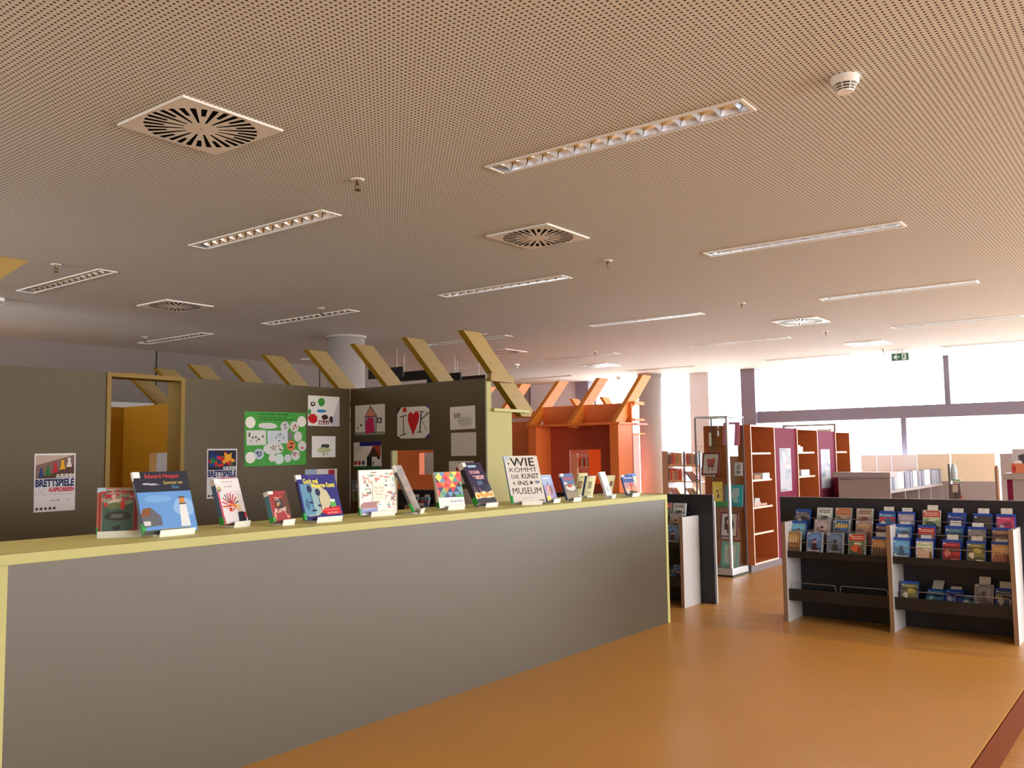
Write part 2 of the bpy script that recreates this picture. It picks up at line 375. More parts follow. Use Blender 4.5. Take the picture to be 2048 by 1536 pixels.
# ------------------------------------------------------------------ ceiling fittings
FR = MB().box(-LW/2-0.018, -LW/2, -LL/2-0.018, LL/2+0.018, -0.008, 0.002).box(LW/2, LW/2+0.018, -LL/2-0.018, LL/2+0.018, -0.008, 0.002)\
    .box(-LW/2, LW/2, -LL/2-0.018, -LL/2, -0.008, 0.002).box(-LW/2, LW/2, LL/2, LL/2+0.018, -0.008, 0.002).mesh('frame', M_WMETAL)
rf = MB(); prof = [(-LW/2, 0.0), (-LW/2+0.004, 0.03), (-LW/2+0.018, 0.06), (-0.025, 0.085), (0.025, 0.085), (LW/2-0.018, 0.06), (LW/2-0.004, 0.03), (LW/2, 0.0)]
rf.add([(x, -LL/2, z) for x, z in prof]+[(x, LL/2, z) for x, z in prof], [(i, i+1, 9+i, 8+i) for i in range(7)]+[tuple(range(8)), tuple(range(15, 7, -1))])
RF = rf.mesh('reflector', M_MIRROR)
TB = MB().tube([(0, -LL/2+0.02, 0.065), (0, LL/2-0.02, 0.065)], 0.008, 8).mesh('tube', M_WHITE)
lb = MB()   # one parabolic cross blade, V-shaped in section
lb.add([(-LW/2+0.002, 0, 0.002), (LW/2-0.002, 0, 0.002), (LW/2-0.014, -0.016, 0.05), (-LW/2+0.014, -0.016, 0.05), (LW/2-0.014, 0.016, 0.05), (-LW/2+0.014, 0.016, 0.05), (0, 0, 0.012), (0, -0.02, 0.052), (0, 0.02, 0.052)],
       [(0, 6, 7, 3), (6, 1, 2, 7), (6, 0, 5, 8), (1, 6, 8, 4), (3, 7, 8, 5), (7, 2, 4, 8)])
LB = lb.mesh('louvre_blade', M_MIRROR)
def inst(name, me, parent, loc=(0,0,0)):
    o = bpy.data.objects.new(name, me); COL.objects.link(o); o.parent = parent; o.location = loc; return o
rows = ['first row from the right', 'second row from the right', 'third row from the right', 'row by the concrete wall']
nth = ['first', 'second', 'third', 'fourth', 'fifth', 'sixth', 'seventh', 'eighth', 'ninth', 'tenth']
for x, y, i, j in fixtures:
    t = thing('ceiling_light', 'louvred ceiling light, %s from the camera, %s' % (nth[i], rows[j]), 'ceiling light', (x, y, CEIL), group='louvred ceiling lights')
    inst('frame', FR, t); inst('reflector', RF, t); inst('lamp_tube', TB, t)
    for k in range(14): inst('louvre_blade', LB, t, (0, -LL/2+LL*(k+0.5)/14, 0))
# swirl diffusers
def diffuser_mesh():
    mb = MB(); R, S = 0.265, 0.279; N = 32; angs = []
    for k in range(N):
        a = 2*math.pi*k/N; angs += [a, a+2*math.pi/N*0.55]
    radii = [0.082, 0.172, R]
    def P(r, a): return (r*math.cos(a), r*math.sin(a), 0)
    M = len(angs)
    def Q(a):
        c, s = math.cos(a), math.sin(a); m = max(abs(c), abs(s)); return (S*c/m, S*s/m, 0)
    for i in range(M):
        a, b = angs[i], angs[(i+1) % M]+(2*math.pi if i == M-1 else 0); slot = i % 2 == 0; long_ = (i//2) % 2 == 0
        for r_i in range(2):
            if slot and (long_ or r_i == 1) : continue
            mb.add([P(radii[r_i], a), P(radii[r_i+1], a), P(radii[r_i+1], b), P(radii[r_i], b)], [(3,2,1,0)])
        qa, qb = Q(a), Q(b); pts = [P(R, a), qa]
        for k in range(4):
            cc = math.pi/4+k*math.pi/2
            for sh in (0, 2*math.pi):
                if a < cc+sh < b: pts.append((S*(1 if math.cos(cc) > 0 else -1), S*(1 if math.sin(cc) > 0 else -1), 0))
        pts += [qb, P(R, b)]
        mb.add(pts, [tuple(range(len(pts)-1, -1, -1))])
    mb.add([P(radii[0], a) for a in angs], [tuple(range(M-1, -1, -1))])
    # folded rim
    for (x0, x1, y0, y1) in ((-S, S, -S, -S+0.004), (-S, S, S-0.004, S), (-S, -S+0.004, -S, S), (S-0.004, S, -S, S)): mb.box(x0, x1, y0, y1, 0, 0.012)
    return mb.mesh('face_plate', M_WMETAL)
DP = diffuser_mesh(); DV = MB().box(-0.27, 0.27, -0.27, 0.27, 0.0085, 0.0115).mesh('duct', M_VOID)
DS = MB().lathe([(0.006, -0.004), (0.006, 0)], 0, 0, 10).mesh('screw', M_ALU)
for n, (x, y) in enumerate(((2.50, 3.80), (5.386, 3.82), (11.09, 3.83), (14.08, 3.85), (14.02, 8.59), (11.08, 8.58), (5.33, 8.53))):
    t = thing('air_diffuser', ['square swirl air diffuser nearest the camera above the counter', 'square swirl air diffuser over the second half of the counter', 'square swirl diffuser above the orange shelf row',
              'square swirl diffuser nearest the window front', 'square swirl diffuser above the far column', 'square swirl diffuser above the orange house', 'square swirl diffuser by the left concrete wall'][n], 'air vent', (x, y, CEIL-0.0125), group='swirl air diffusers')
    inst('face_plate', DP, t); inst('duct', DV, t); inst('screw', DS, t)
# sprinklers
sb = MB().lathe([(0.040, 0.0), (0.038, -0.006), (0.030, -0.007)], 0, 0, 16)
SPE = sb.mesh('escutcheon', M_WMETAL)
SPD = MB().tube([(-0.012, 0, -0.03), (-0.016, 0, -0.045), (0, 0, -0.062)], 0.003).tube([(0.012, 0, -0.03), (0.016, 0, -0.045), (0, 0, -0.062)], 0.003).lathe([(0.020, -0.066), (0.020, -0.063)], 0, 0, 12).lathe([(0.013, -0.0072), (0.011, -0.03), (0.008, -0.034)], 0, 0, 12).mesh('deflector', mat('sprinkler_brass', C(110,84,60), 0.35, 0.8))
spr = [(2.178,2.339,'above the near end of the counter'),(3.935,2.35,'above the far end of the counter'),(2.168,4.547,'at the upper left beside the third ceiling light row'),(5.663,2.347,'above the right media rack'),(7.471,2.372,'above the grey cabinets'),
       (3.938,4.578,'above the taupe nook'),(3.933,6.722,'close to the concrete back wall'),(5.671,4.584,'above the yellow rafters'),(7.383,4.579,'above the orange rafters'),(9.21,2.372,'next to the exit sign by the windows')]
for x, y, w in spr:
    t = thing('sprinkler', 'small pendent sprinkler head '+w, 'sprinkler', (x*1.64, y*1.64, CEIL), group='ceiling sprinklers'); inst('escutcheon', SPE, t); inst('deflector', SPD, t)
# smoke detectors
sd = MB().lathe([(0.060, 0), (0.060, -0.022), (0.052, -0.034)], 0, 0, 28); SDB = sd.mesh('base', M_WHITE)
sc_ = MB()
for k in range(8):
    a = 2*math.pi*k/8; sc_.add([(0.05*math.cos(a+d)*q, 0.05*math.sin(a+d)*q, z) for d, q, z in ((-0.05, 1, -0.034), (0.05, 1, -0.034), (0.05, 0.72, -0.064), (-0.05, 0.72, -0.064))], [(0,1,2,3)])
sc_.lathe([(0.036, -0.062), (0.034, -0.068)], 0, 0, 20).lathe([(0.047, -0.042), (0.046, -0.045)], 0, 0, 20).lathe([(0.042, -0.053), (0.041, -0.056)], 0, 0, 20)
SDC = sc_.mesh('sensor_cage', M_WHITE); SDI = MB().lathe([(0.040, -0.034), (0.031, -0.062)], 0, 0, 20).mesh('sensor_core', M_BLACK)
for x, y, w in ((2.398*1.64, 0.683*1.64, 'at the upper right, near the long ceiling light'), (7.79*1.64, 5.85*1.64, 'above the yellow rafters'), (10.0*1.64, 5.85*1.64, 'in front of the far windows'), (2.40*1.64, 5.756*1.64, 'at the left edge of the picture')):
    t = thing('smoke_detector', 'round white smoke detector '+w, 'smoke detector', (x, y, CEIL), group='smoke detectors'); inst('base', SDB, t); inst('sensor_cage', SDC, t); inst('sensor_core', SDI, t)
# exit sign
t = thing('exit_sign', 'green emergency exit sign with arrow and running figure at the ceiling by windows', 'exit sign', (15.55, 3.74, CEIL))
MB().box(15.53, 15.57, 3.60, 3.88, E(1.47), E(1.60)).build('housing', M_WHITE, t, bev=0.004)
MB().box(15.54, 15.56, 3.70, 3.72, E(1.60), CEIL).box(15.54, 15.56, 3.76, 3.78, E(1.60), CEIL).build('bracket', M_WHITE, t)
a = Art(0.26, 0.115, (30,110,92)); wv = (225,245,245)
a.poly([(0.08,0.5),(0.26,0.86),(0.36,0.86),(0.24,0.58),(0.46,0.58),(0.46,0.42),(0.24,0.42),(0.36,0.14),(0.26,0.14)], wv)
a.rect(0.60,0.08,0.86,0.92,wv); g_ = (30,110,92); a.ell(0.73,0.80,0.035,0.08,g_); a.line(0.73,0.70,0.70,0.42,0.014,g_); a.line(0.70,0.42,0.62,0.18,0.012,g_); a.line(0.70,0.42,0.79,0.30,0.012,g_); a.line(0.72,0.66,0.64,0.52,0.01,g_); a.line(0.72,0.66,0.80,0.52,0.01,g_)
a.build('face', t, frame((-0.021, 0.13, E(1.4775)-CEIL), (0,-1,0), (0,0,1)))
# hanging black signs
for n, (x, z) in enumerate(((9.6, 1.35), (10.25, 1.35), (10.93, 1.35), (11.55, 1.35))):
    t = thing('hanging_sign', 'narrow black sign board hanging from the ceiling, %s of four in a row' % nth[n], 'sign', (x, 9.7, CEIL), group='black hanging signs')
    MB().box(x-0.012, x+0.012, 9.32, 10.06, E(z-0.15), E(z)).build('board', M_BLACK, t)
    for y in (9.45, 9.93): MB().tube([(x, y, E(z)), (x, y, CEIL)], 0.003).build('suspension_wire', M_WIRE, t)

# ------------------------------------------------------------------ counter
CZ = E(-0.32)
t = thing('counter', 'long bar-height taupe counter with pale yellow top and edge frame', 'counter', (3.9, 3.58, STEP))
X0, X1, YF, YB = 1.40, 6.345, 3.303, 3.86
MB().box(X0, X1, YF+0.0165, YB, CZ-0.038, CZ).build('worktop', M_YTOP_LIT, t)
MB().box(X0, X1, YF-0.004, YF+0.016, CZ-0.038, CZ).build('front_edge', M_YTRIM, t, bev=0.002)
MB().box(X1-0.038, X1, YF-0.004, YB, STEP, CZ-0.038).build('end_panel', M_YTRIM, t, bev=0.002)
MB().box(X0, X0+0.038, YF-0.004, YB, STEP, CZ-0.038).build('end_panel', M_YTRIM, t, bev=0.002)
MB().box(X0+0.0385, X1-0.0385, YF, YF+0.02, STEP, CZ-0.0385).build('front_panel', M_TAUPE, t)
MB().box(X0+0.0385, X1-0.0385, YB-0.04, YB-0.02, STEP, CZ-0.0385).build('back_panel', M_YPAINT, t)

# ------------------------------------------------------------------ yellow reading house
TZ, LZ = E(0.68), E(0.39)
# nook wall facing the counter, with a doorway
t = thing('partition_wall', 'taupe nook partition with yellow-framed doorway and two board game posters', 'partition', (2.5, 6.7, STEP))
def doorwall(parent, name, m, y0, y1):
    MB().box(-1.2, 3.565, y0, y1, STEP, TZ).build(name, m, parent, bev=0.002)
    MB().box(4.235, 6.065, y0, y1, STEP, TZ).build(name, m, parent, bev=0.002)
doorwall(t, 'panel', M_NOOK, 6.62, 6.64); doorwall(t, 'lining', M_YPAINT, 6.6405, 6.80)
dt = MB().box(3.565, 3.60, 6.612, 6.806, STEP, TZ+0.002).box(4.20, 4.235, 6.612, 6.806, STEP, TZ+0.002).box(3.60, 4.20, 6.612, 6.806, TZ-0.030, TZ+0.002).build('door_frame', M_DOORY, t)
# long side wall: full-height dark board, thick lower block with a ledge
t = thing('house_side_wall', 'thick pale yellow house wall with taupe nook board, square opening and eave ledge', 'partition', (6.2, 6.0, STEP))
def wall_with_hole(name, m, parent, x0, x1, y0, y1, z0, z1, hy0, hy1, hz0, hz1):
    MB().box(x0, x1, y0, hy0, z0, z1).box(x0, x1, hy1, y1, z0, z1).box(x0, x1, hy0, hy1, z0, hz0).box(x0, x1, hy0, hy1, hz1, z1).build(name, m, parent)
wall_with_hole('nook_board', M_NOOK, t, 6.07, 6.09, 4.90, 6.618, STEP, TZ, 5.515, 6.06, E(-0.55), E(0.062))
wall_with_hole('edge_board', M_GABLE, t, 6.0905, 6.16, 4.905, 6.618, STEP, TZ-0.004, 5.515, 6.06, E(-0.55), E(0.062))
MB().box(6.1605, 6.465, 4.91, 4.97, STEP, LZ).build('return_board', M_GABLE, t, bev=0.002)
MB().box(6.161, 6.69, 4.87, 6.618, LZ+0.0005, LZ+0.028).build('eave_ledge', M_YTRIM, t, bev=0.002)
MB().box(6.10, 6.43, 4.855, 4.90, E(0.655), E(0.722)).build('collar_beam', M_YWOOD, t)
t = thing('room_side_wall', 'bright yellow inner wall with square opening seen through the doorway', 'partition', (6.2, 8.9, STEP))
wall_with_hole('yellow_board', M_YPAINT, t, 6.07, 6.165, 6.82, 10.84, STEP, TZ, 9.45, 10.22, E(-0.55), E(0.09))
MB().box(6.166, 6.69, 6.82, 10.84, LZ+0.0005, LZ+0.028).build('eave_ledge', M_YPAINT, t)
tag(MB().box(0.9, 6.465, 10.845, 10.91, STEP, TZ).build('end_wall', M_YPAINT), 'bright yellow end wall closing the room behind the doorway', 'partition')
tag(MB().box(4.6, 8.9, 11.6, 11.66, STEP, E(0.80)).build('pale_screen', M_GREYLAM), 'pale screen standing behind the yellow room against the concrete wall', 'screen')
# opposite eave wall outside the frame that carries the left rafters
tag(MB().box(0.98, 1.32, 4.6, 10.84, STEP, LZ).build('eave_wall', M_YPAINT), 'low yellow eave wall left of the nook carrying rafters', 'partition')
def rafter_pts(x0, sgn):
    # x0 = centre line mirror; profile of the right-hand rafter in x,z (eye-relative)
    P = [(5.826, 1.085), (6.071, 1.085), (6.838, 0.425), (6.80, 0.36), (6.66, 0.36)]
    return [((x if sgn > 0 else 8.04-x)+x0, E(z)) for x, z in P]
def rafter(name, m, x0, sgn, y, label, group):
    pts = rafter_pts(x0, sgn); cx, cz = pts[4]
    t = thing(name, label, 'rafter', (cx, y, LZ+0.028), group=group)
    MB().prism_y(pts if sgn < 0 else pts[::-1], y-0.035, y+0.035).build('beam', m, t, bev=0.003)
    b = MB()
    for (fx, fz) in ((0.30, 0.72), (0.72, 0.34)):
        px_ = pts[1][0]+(pts[2][0]-pts[1][0])*fx*1.0-sgn*0.10; pz = pts[1][1]+(pts[2][1]-pts[1][1])*fx-0.06
        b.add([(px_+0.006*math.cos(k*math.pi/4), y-0.0375, pz+0.006*math.sin(k*math.pi/4)) for k in range(8)], [tuple(range(8))])
    b.build('screw_head', M_BLACK, t)
    return t
for k in range(9):
    rafter('roof_rafter', M_YWOOD, 0, 1, 4.975+0.68*k, 'yellow stained roof rafter of the near house, %s from its front end' % nth[k], 'yellow roof rafters')
rafter('roof_rafter', M_YWOOD, 0, -1, 4.975, 'yellow stained rafter whose cut end enters at the left edge under the ceiling', 'yellow roof rafters')

# ------------------------------------------------------------------ orange reading house
t = thing('orange_house_wall', 'orange house front with deep red-brown niche, square opening and eave ledge', 'partition', (10.3, 6.6, 0))
OX = 10.04
MB().box(OX, 10.395, 5.90, 6.03, 0, E(0.385)).build('pilaster', M_OPAINT, t, bev=0.002)
MB().box(OX, 10.395, 7.21, 7.34, 0, E(0.385)).build('pilaster', M_OPAINT, t, bev=0.002)
MB().box(10.0, 10.395, 5.86, 7.36, E(0.3855), E(0.415)).build('eave_ledge', M_OPAINT, t, bev=0.002)
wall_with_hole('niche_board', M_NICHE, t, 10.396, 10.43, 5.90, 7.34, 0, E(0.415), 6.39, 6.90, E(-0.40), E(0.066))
MB().box(10.396, 10.43, 5.90, 7.34, E(0.4155), E(0.68)).build('upper_board', M_OPAINT, t, bev=0.002)
MB().box(10.45, 10.76, 5.86, 5.97, E(0.385), E(0.41)).build('inner_shelf', M_PINKLIT, t)
MB().box(10.43, 10.70, 5.87, 5.93, E(0.655), E(0.70)).build('collar_beam', M_OWOOD, t)
MB().box(10.43, 10.70, 5.87, 5.93, E(0.44), E(0.47)).build('rail', M_OWOOD, t)
t = thing('orange_house_rear_wall', 'red-orange house wall with a light slot under its top beam, left of the niche', 'partition', (10.3, 8.6, 0))
MB().box(10.30, 10.36, 7.3605, 7.56, 0, E(0.487)).build('wall_board', M_ORED, t)
MB().box(10.36, 10.42, 7.561, 8.95, 0, E(0.487)).build('wall_board', M_ORED, t)
MB().box(10.30, 10.36, 7.3605, 8.95, E(0.535), E(0.62)).build('top_beam', M_OPAINT, t)
MB().box(10.30, 10.42, 8.96, 9.30, 0, E(0.62)).box(10.30, 10.42, 9.66, 10.6, 0, E(0.62)).box(10.30, 10.42, 9.30, 9.66, 0, E(-0.28)).box(10.30, 10.42, 9.30, 9.66, E(0.06), E(0.62)).build('wall_board', M_OPAINT, t)
tag(MB().box(11.62, 11.66, 6.75, 7.36, 0, E(0.3)).build('orange_inner_screen', M_OPAINT), 'bright orange inner screen seen through the niche opening', 'screen')
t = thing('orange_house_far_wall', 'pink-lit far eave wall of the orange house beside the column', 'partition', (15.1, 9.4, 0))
MB().box(15.0, 15.30, 8.52, 11.0, 0, E(0.375)).build('wall_block', M_PINKLIT, t)
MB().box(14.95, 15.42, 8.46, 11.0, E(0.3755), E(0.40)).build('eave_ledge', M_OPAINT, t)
t = thing('pale_bookcase', 'pale bookcase with red and white books glimpsed through the orange niche opening', 'bookcase', (13.7, 8.8, 0))
MB().box(13.6, 13.63, 8.86, 9.10, 0, E(0.02)).build('end_panel', M_EDGE, t)
MB().box(13.631, 13.9, 8.50, 8.85, E(-0.24), E(-0.22)).box(13.631, 13.9, 8.50, 8.85, E(-0.02), E(0.0)).build('shelf', M_WHITE, t)
for k in range(9):
    tag(MB().box(13.64, 13.8, 8.81-0.034*k, 8.84-0.034*k, E(-0.219), E(-0.219)+0.15+0.01*(k%3)).build('book', mat('book_cloth', C(*[(200,60,64),(230,224,220),(150,160,190)][k%3]), 0.5)), 'small book on the pale bookcase through the orange opening, %s from left' % ordinal(k+1), 'book', 'books on the pale bookcase')
for k in range(6): rafter('roof_rafter', M_OWOOD, 8.86, -1, 5.985+0.69*k, 'orange stained roof rafter leaning right, %s from the column end' % nth[k], 'orange roof rafters')
for y, w in ((8.86, 'right'), (9.54, 'left')): rafter('roof_rafter', M_OWOOD, 8.62, 1, y, 'orange rafter tip on the far roof slope, the %s of two short ones' % w, 'far orange rafters')

# ------------------------------------------------------------------ posters and drawings
def sheet(name, label, cat, o, ex, w, h, art, group=None, tilt=0.0, th=0.001, m=None):
    """paper on a wall: o = lower left corner, ex = direction to the right"""
    ex = Vector(ex).normalized(); ez = Vector((0,0,1)); ex2 = ex*math.cos(tilt)+ez*math.sin(tilt); ey2 = -ex*math.sin(tilt)+ez*math.cos(tilt)
    t = tag(MB().box(0, w, 0, h, -th, 0).build(name, m or M_PAPER, local=True), label, cat, group)
    t.matrix_world = frame(o, ex2, ey2)
    if art: art.build('print', t, Matrix.Identity(4), matte=True)
    return t
def boardgame(kind):
    a = Art(0.297, 0.42, (222,220,224)); pw = (228,226,228)
    if kind == 0:
        a.rect(0.03,0.57,0.97,0.97,(128,100,92)); a.poly([(0.03,0.97),(0.03,0.80),(0.97,0.97)], (186,164,148)); a.poly([(0.03,0.57),(0.97,0.57),(0.97,0.80),(0.45,0.66)], (88,62,54))
        for x, y, c in ((0.16,0.66,(52,66,120)),(0.32,0.69,(40,120,60)),(0.50,0.74,(190,40,50)),(0.68,0.79,(226,170,40)),(0.84,0.83,(220,214,206))):
            a.poly([(x-0.07,y-0.07),(x+0.07,y-0.07),(x+0.025,y+0.05),(x-0.025,y+0.05)], c); a.ell(x, y+0.065, 0.04, 0.032, c)
    else:
        a.rect(0.03,0.57,0.97,0.97,(40,40,60))
        cs = [(190,30,44),(30,60,140),(230,160,40),(40,110,60),(200,44,60),(24,50,120),(180,24,40)]
        for k in range(26): a.ell(random.uniform(0.12,0.88), random.uniform(0.62,0.92), random.uniform(0.05,0.11), random.uniform(0.03,0.06), cs[k % 7], 9, 0.35)
        a.poly([(0.60,0.72),(0.72,0.74),(0.84,0.93),(0.70,0.88),(0.56,0.93)], (236,166,44))
    a.text('AUSLEIHEN',0.52,0.575,0.97,0.645,pw,0.04); a.text('BRETTSPIELE',0.03,0.425,0.97,0.56,(36,48,96),0.05); a.text('UND',0.03,0.275,0.31,0.41,(206,204,210),0.03)
    a.text('AUSPROBIEREN',0.34,0.335,0.97,0.415,(196,36,60),0.05)
    a.scribble(0.34,0.285,0.95,0.31,(190,180,190),1); a.scribble(0.38,0.175,0.64,0.20,(120,120,128),1); a.scribble(0.78,0.185,0.88,0.205,(170,170,176),1)
    for k in range(5): a.ell(0.07+0.105*k, 0.055, 0.033, 0.024, (48,44,48), 12)
    return a
YP = 6.6185
sheet('poster', 'board game lending poster with a row of coloured pawns, left of the doorway', 'poster', (3.045, YP, E(-0.362)), (1,0,0), 0.297, 0.42, boardgame(0), 'board game posters', tilt=0.01)
sheet('poster', 'board game lending poster with heaped colourful pieces, right of the doorway', 'poster', (4.455, YP, E(-0.33)), (1,0,0), 0.297, 0.42, boardgame(1), 'board game posters')
# green collage sheet with plain scalloped paper cut-outs (each cut-out is a part)
g = sheet('collage_sheet', 'green collage sheet with pasted white paper cut-outs, left of the corner', 'collage', (4.83, YP, E(-0.066)), (1,0,0), 0.685, 0.485, None, tilt=0.01, th=0.004, m=mat('green_card', C(70,160,64), 0.8, var=0.05))
def cutout(art, cx, cy, rx, ry, n, wob, lift, col, extra=None):
    ca = Art(0.685, 0.485)
    if n == 4: ca.poly([(cx-rx*0.95,cy-ry), (cx+rx,cy-ry*0.94), (cx+rx*0.96,cy+ry), (cx-rx,cy+ry*0.95)], col)
    else: ca.ell(cx, cy, rx, ry, col, n, wob)
    if extra: extra(ca)
    return ca.build('paper_cutout', g, Matrix.Translation((0, 0, lift)), matte=True)
pw = (216,216,212)
a = Art(0.685, 0.485); a.rect(0.20,0.895,0.68,0.905,(20,50,24)); a.scribble(0.22,0.93,0.70,0.985,(40,110,44),1); a.scribble(0.22,0.84,0.80,0.875,(36,96,40),1); a.build('print', g, Matrix.Identity(4), matte=True)
def sheet_marks(x0, y0, x1, y1, cs):
    def f(ca):
        for k in range(9): ca.ell(random.uniform(x0,x1), random.uniform(y0,y1), random.uniform(0.008,0.02), random.uniform(0.01,0.03), random.choice(cs), 7, 0.3)
    return f
for cx, cy, rx, ry, n, col, ex in ((0.36,0.74,0.155,0.06,10,pw,None),(0.64,0.73,0.075,0.095,18,pw,sheet_marks(.6,.68,.68,.78,[(150,150,170)])),(0.80,0.73,0.075,0.10,18,pw,sheet_marks(.77,.68,.83,.77,[(150,90,90),(200,150,140)])),
     (0.18,0.52,0.155,0.14,4,pw,sheet_marks(.06,.42,.30,.62,[(110,110,90),(90,90,90)])),(0.52,0.53,0.17,0.125,4,(204,212,220),sheet_marks(.40,.46,.62,.62,[(80,90,110),(150,170,190)])),(0.72,0.55,0.06,0.09,8,(120,126,124),None),
     (0.86,0.54,0.072,0.10,18,pw,None),(0.93,0.36,0.072,0.10,18,pw,lambda ca: ca.poly([(0.90,0.34),(0.915,0.345),(0.93,0.33),(0.945,0.345),(0.96,0.34),(0.93,0.29)],(200,40,60))),(0.74,0.37,0.07,0.10,24,(222,130,84),sheet_marks(.71,.33,.77,.42,[(90,50,30)])),
     (0.45,0.32,0.17,0.11,9,pw,sheet_marks(.32,.26,.58,.40,[(120,100,80),(90,110,80),(150,90,60)])),(0.22,0.22,0.08,0.10,22,(186,200,216),sheet_marks(.18,.18,.26,.26,[(70,80,110)])),(0.43,0.15,0.06,0.08,7,pw,None),(0.545,0.12,0.075,0.10,18,(206,222,216),None),(0.69,0.13,0.06,0.075,9,(208,208,222),None),(0.82,0.19,0.075,0.105,18,pw,sheet_marks(.77,.17,.88,.23,[(170,120,120)]))):
    cutout(None, cx, cy, rx, ry, n, 0.05 if n > 12 else 0.10, 0.0012+0.0004*random.random(), col, ex)
for cx, cy in ((0.085,0.80),(0.92,0.83),(0.085,0.16)):   # thick scalloped discs in three corners
    a = Art(0.685, 0.485); a.ell(cx, cy, 0.078, 0.105, (238,236,226), 28, 0.05)
    a.build('corner_disc', g, Matrix.Translation((0, 0, 0.004)), matte=True)
# children's drawings on the window side of the left wall
a = Art(0.393, 0.288); a.poly([(1,1),(1,0),(0.70,0)], (196,194,204)); a.ell(0.42,0.80,0.11,0.14,(60,150,60),14,0.08); a.ell(0.15,0.72,0.08,0.08,(60,34,40),10,0.2); a.ell(0.15,0.73,0.04,0.035,(226,224,222),8); a.ell(0.05,0.46,0.05,0.10,(60,150,60),10,0.1)
a.ell(0.42,0.50,0.16,0.055,(40,130,190),12,0.15); a.ell(0.15,0.24,0.14,0.16,(200,26,34),14,0.08); a.ell(0.53,0.30,0.10,0.09,(70,34,40),9,0.25); a.ell(0.73,0.22,0.07,0.13,(60,44,52),9,0.2); a.rect(0.33,0.05,0.66,0.19,(120,20,30)); a.text('ELLI',0.36,0.07,0.63,0.165,(240,236,236),0.03)
sheet('child_drawing', "child's painting of colour blots and the name ELLI beside the corner", 'drawing', (5.534, YP, E(0.305)), (1,0,0), 0.393, 0.288, a, 'childrens drawings')
a = Art(0.293, 0.202); a.poly([(0.36,0.44),(0.70,0.44),(0.75,0.56),(0.66,0.62),(0.42,0.62)], (70,70,74)); a.ell(0.5,0.33,0.30,0.14,(190,196,150),12,0.1); a.ell(0.50,0.13,0.04,0.05,(110,110,100)); a.ell(0.66,0.14,0.03,0.04,(120,120,110))
sheet('child_drawing', 'pale drawing of a grey and green car under the colour blot painting', 'drawing', (5.583, YP, E(0.007)), (1,0,0), 0.293, 0.202, a, 'childrens drawings')
a = Art(0.393, 0.28); a.rect(0,0.62,0.36,1,(168,186,206)); a.rect(0.72,0.62,0.92,0.97,(196,44,58)); a.ell(0.84,0.45,0.14,0.22,(190,44,58),12,0.1); a.ell(0.3,0.3,0.2,0.15,(120,140,190),10,0.2)
sheet('child_drawing', 'blue and red drawing partly hidden behind the dark blue book', 'drawing', (5.504, YP, E(-0.385)), (1,0,0), 0.393, 0.28, a, 'childrens drawings')
XP = 6.0685; DY = (0,-1,0)
a = Art(0.414, 0.29); a.rect(0,0,1,0.10,(150,158,140)); a.poly([(0.34,0.06),(0.72,0.06),(0.74,0.62),(0.52,0.98),(0.33,0.62)], (60,60,66)); a.poly([(0.355,0.09),(0.705,0.09),(0.72,0.60),(0.35,0.60)], (176,176,178)); a.poly([(0.36,0.63),(0.71,0.63),(0.52,0.93)], (222,150,120)); a.poly([(0.37,0.02),(0.66,0.10),(0.62,0.56),(0.44,0.60),(0.36,0.40)], (206,40,110))
a.rect(0.74,0.38,0.90,0.56,(50,50,50)); a.rect(0.77,0.41,0.86,0.53,(200,196,190)); a.ell(0.21,0.33,0.03,0.04,(40,40,30)); a.ell(0.10,0.25,0.025,0.05,(120,130,100))
sheet('child_drawing', 'drawing of a pink pencil-shaped house right of the corner', 'drawing', (XP, 6.551, E(0.218)), DY, 0.414, 0.292, a, 'childrens drawings')
a = Art(0.41, 0.295)
for p in ([(0,1),(0.13,1),(0,0.78)], [(0,0),(0.12,0),(0,0.10)], [(1,0),(0.86,0),(1,0.16)], [(1,1),(0.88,1),(1,0.90)]): a.poly(p, (50,50,130) if p[0][0] else (60,50,56))
a.ell(0.24,0.91,0.07,0.08,(206,60,50)); bk = (24,24,26)
a.line(0.08,0.70,0.30,0.74,0.008,bk); a.line(0.19,0.72,0.21,0.13,0.010,bk); a.line(0.08,0.10,0.30,0.15,0.008,bk)
a.poly([(0.50,0.09),(0.34,0.55),(0.345,0.75),(0.42,0.85),(0.51,0.76),(0.58,0.85),(0.66,0.84),(0.70,0.72),(0.68,0.56)], (206,30,40))
a.line(0.76,0.83,0.71,0.20,0.014,bk); a.line(0.70,0.84,0.84,0.82,0.008,bk); a.line(0.62,0.19,0.78,0.19,0.008,bk); a.line(0.97,0.77,0.76,0.60,0.010,bk); a.line(0.76,0.60,0.92,0.22,0.006,(90,90,90)); a.line(0.90,0.78,1,0.78,0.006,bk)
sheet('child_drawing', 'drawing of letters I and K with a big red heart between', 'drawing', (XP, 5.973, E(0.171)), DY, 0.41, 0.295, a, 'childrens drawings')
a = Art(0.293, 0.205); a.rect(0.15,0.50,0.43,0.72,(170,170,164)); a.ell(0.60,0.34,0.30,0.22,(206,208,202),12,0.1); a.ell(0.40,0.38,0.03,0.02,(80,80,84)); a.ell(0.53,0.39,0.02,0.015,(110,110,110))
sheet('child_drawing', 'faint pencil sketch on white paper at the upper right of the dark wall', 'drawing', (XP, 5.308, E(0.236)), DY, 0.293, 0.205, a, 'childrens drawings', tilt=0.015)
a = Art(0.292, 0.207, (222,220,216)); a.scribble(0.2,0.85,0.5,0.88,(206,204,200),1)
sheet('child_drawing', 'nearly blank white sheet just below the pencil sketch', 'drawing', (XP, 5.300, E(0.002)), DY, 0.292, 0.207, a, 'childrens drawings')
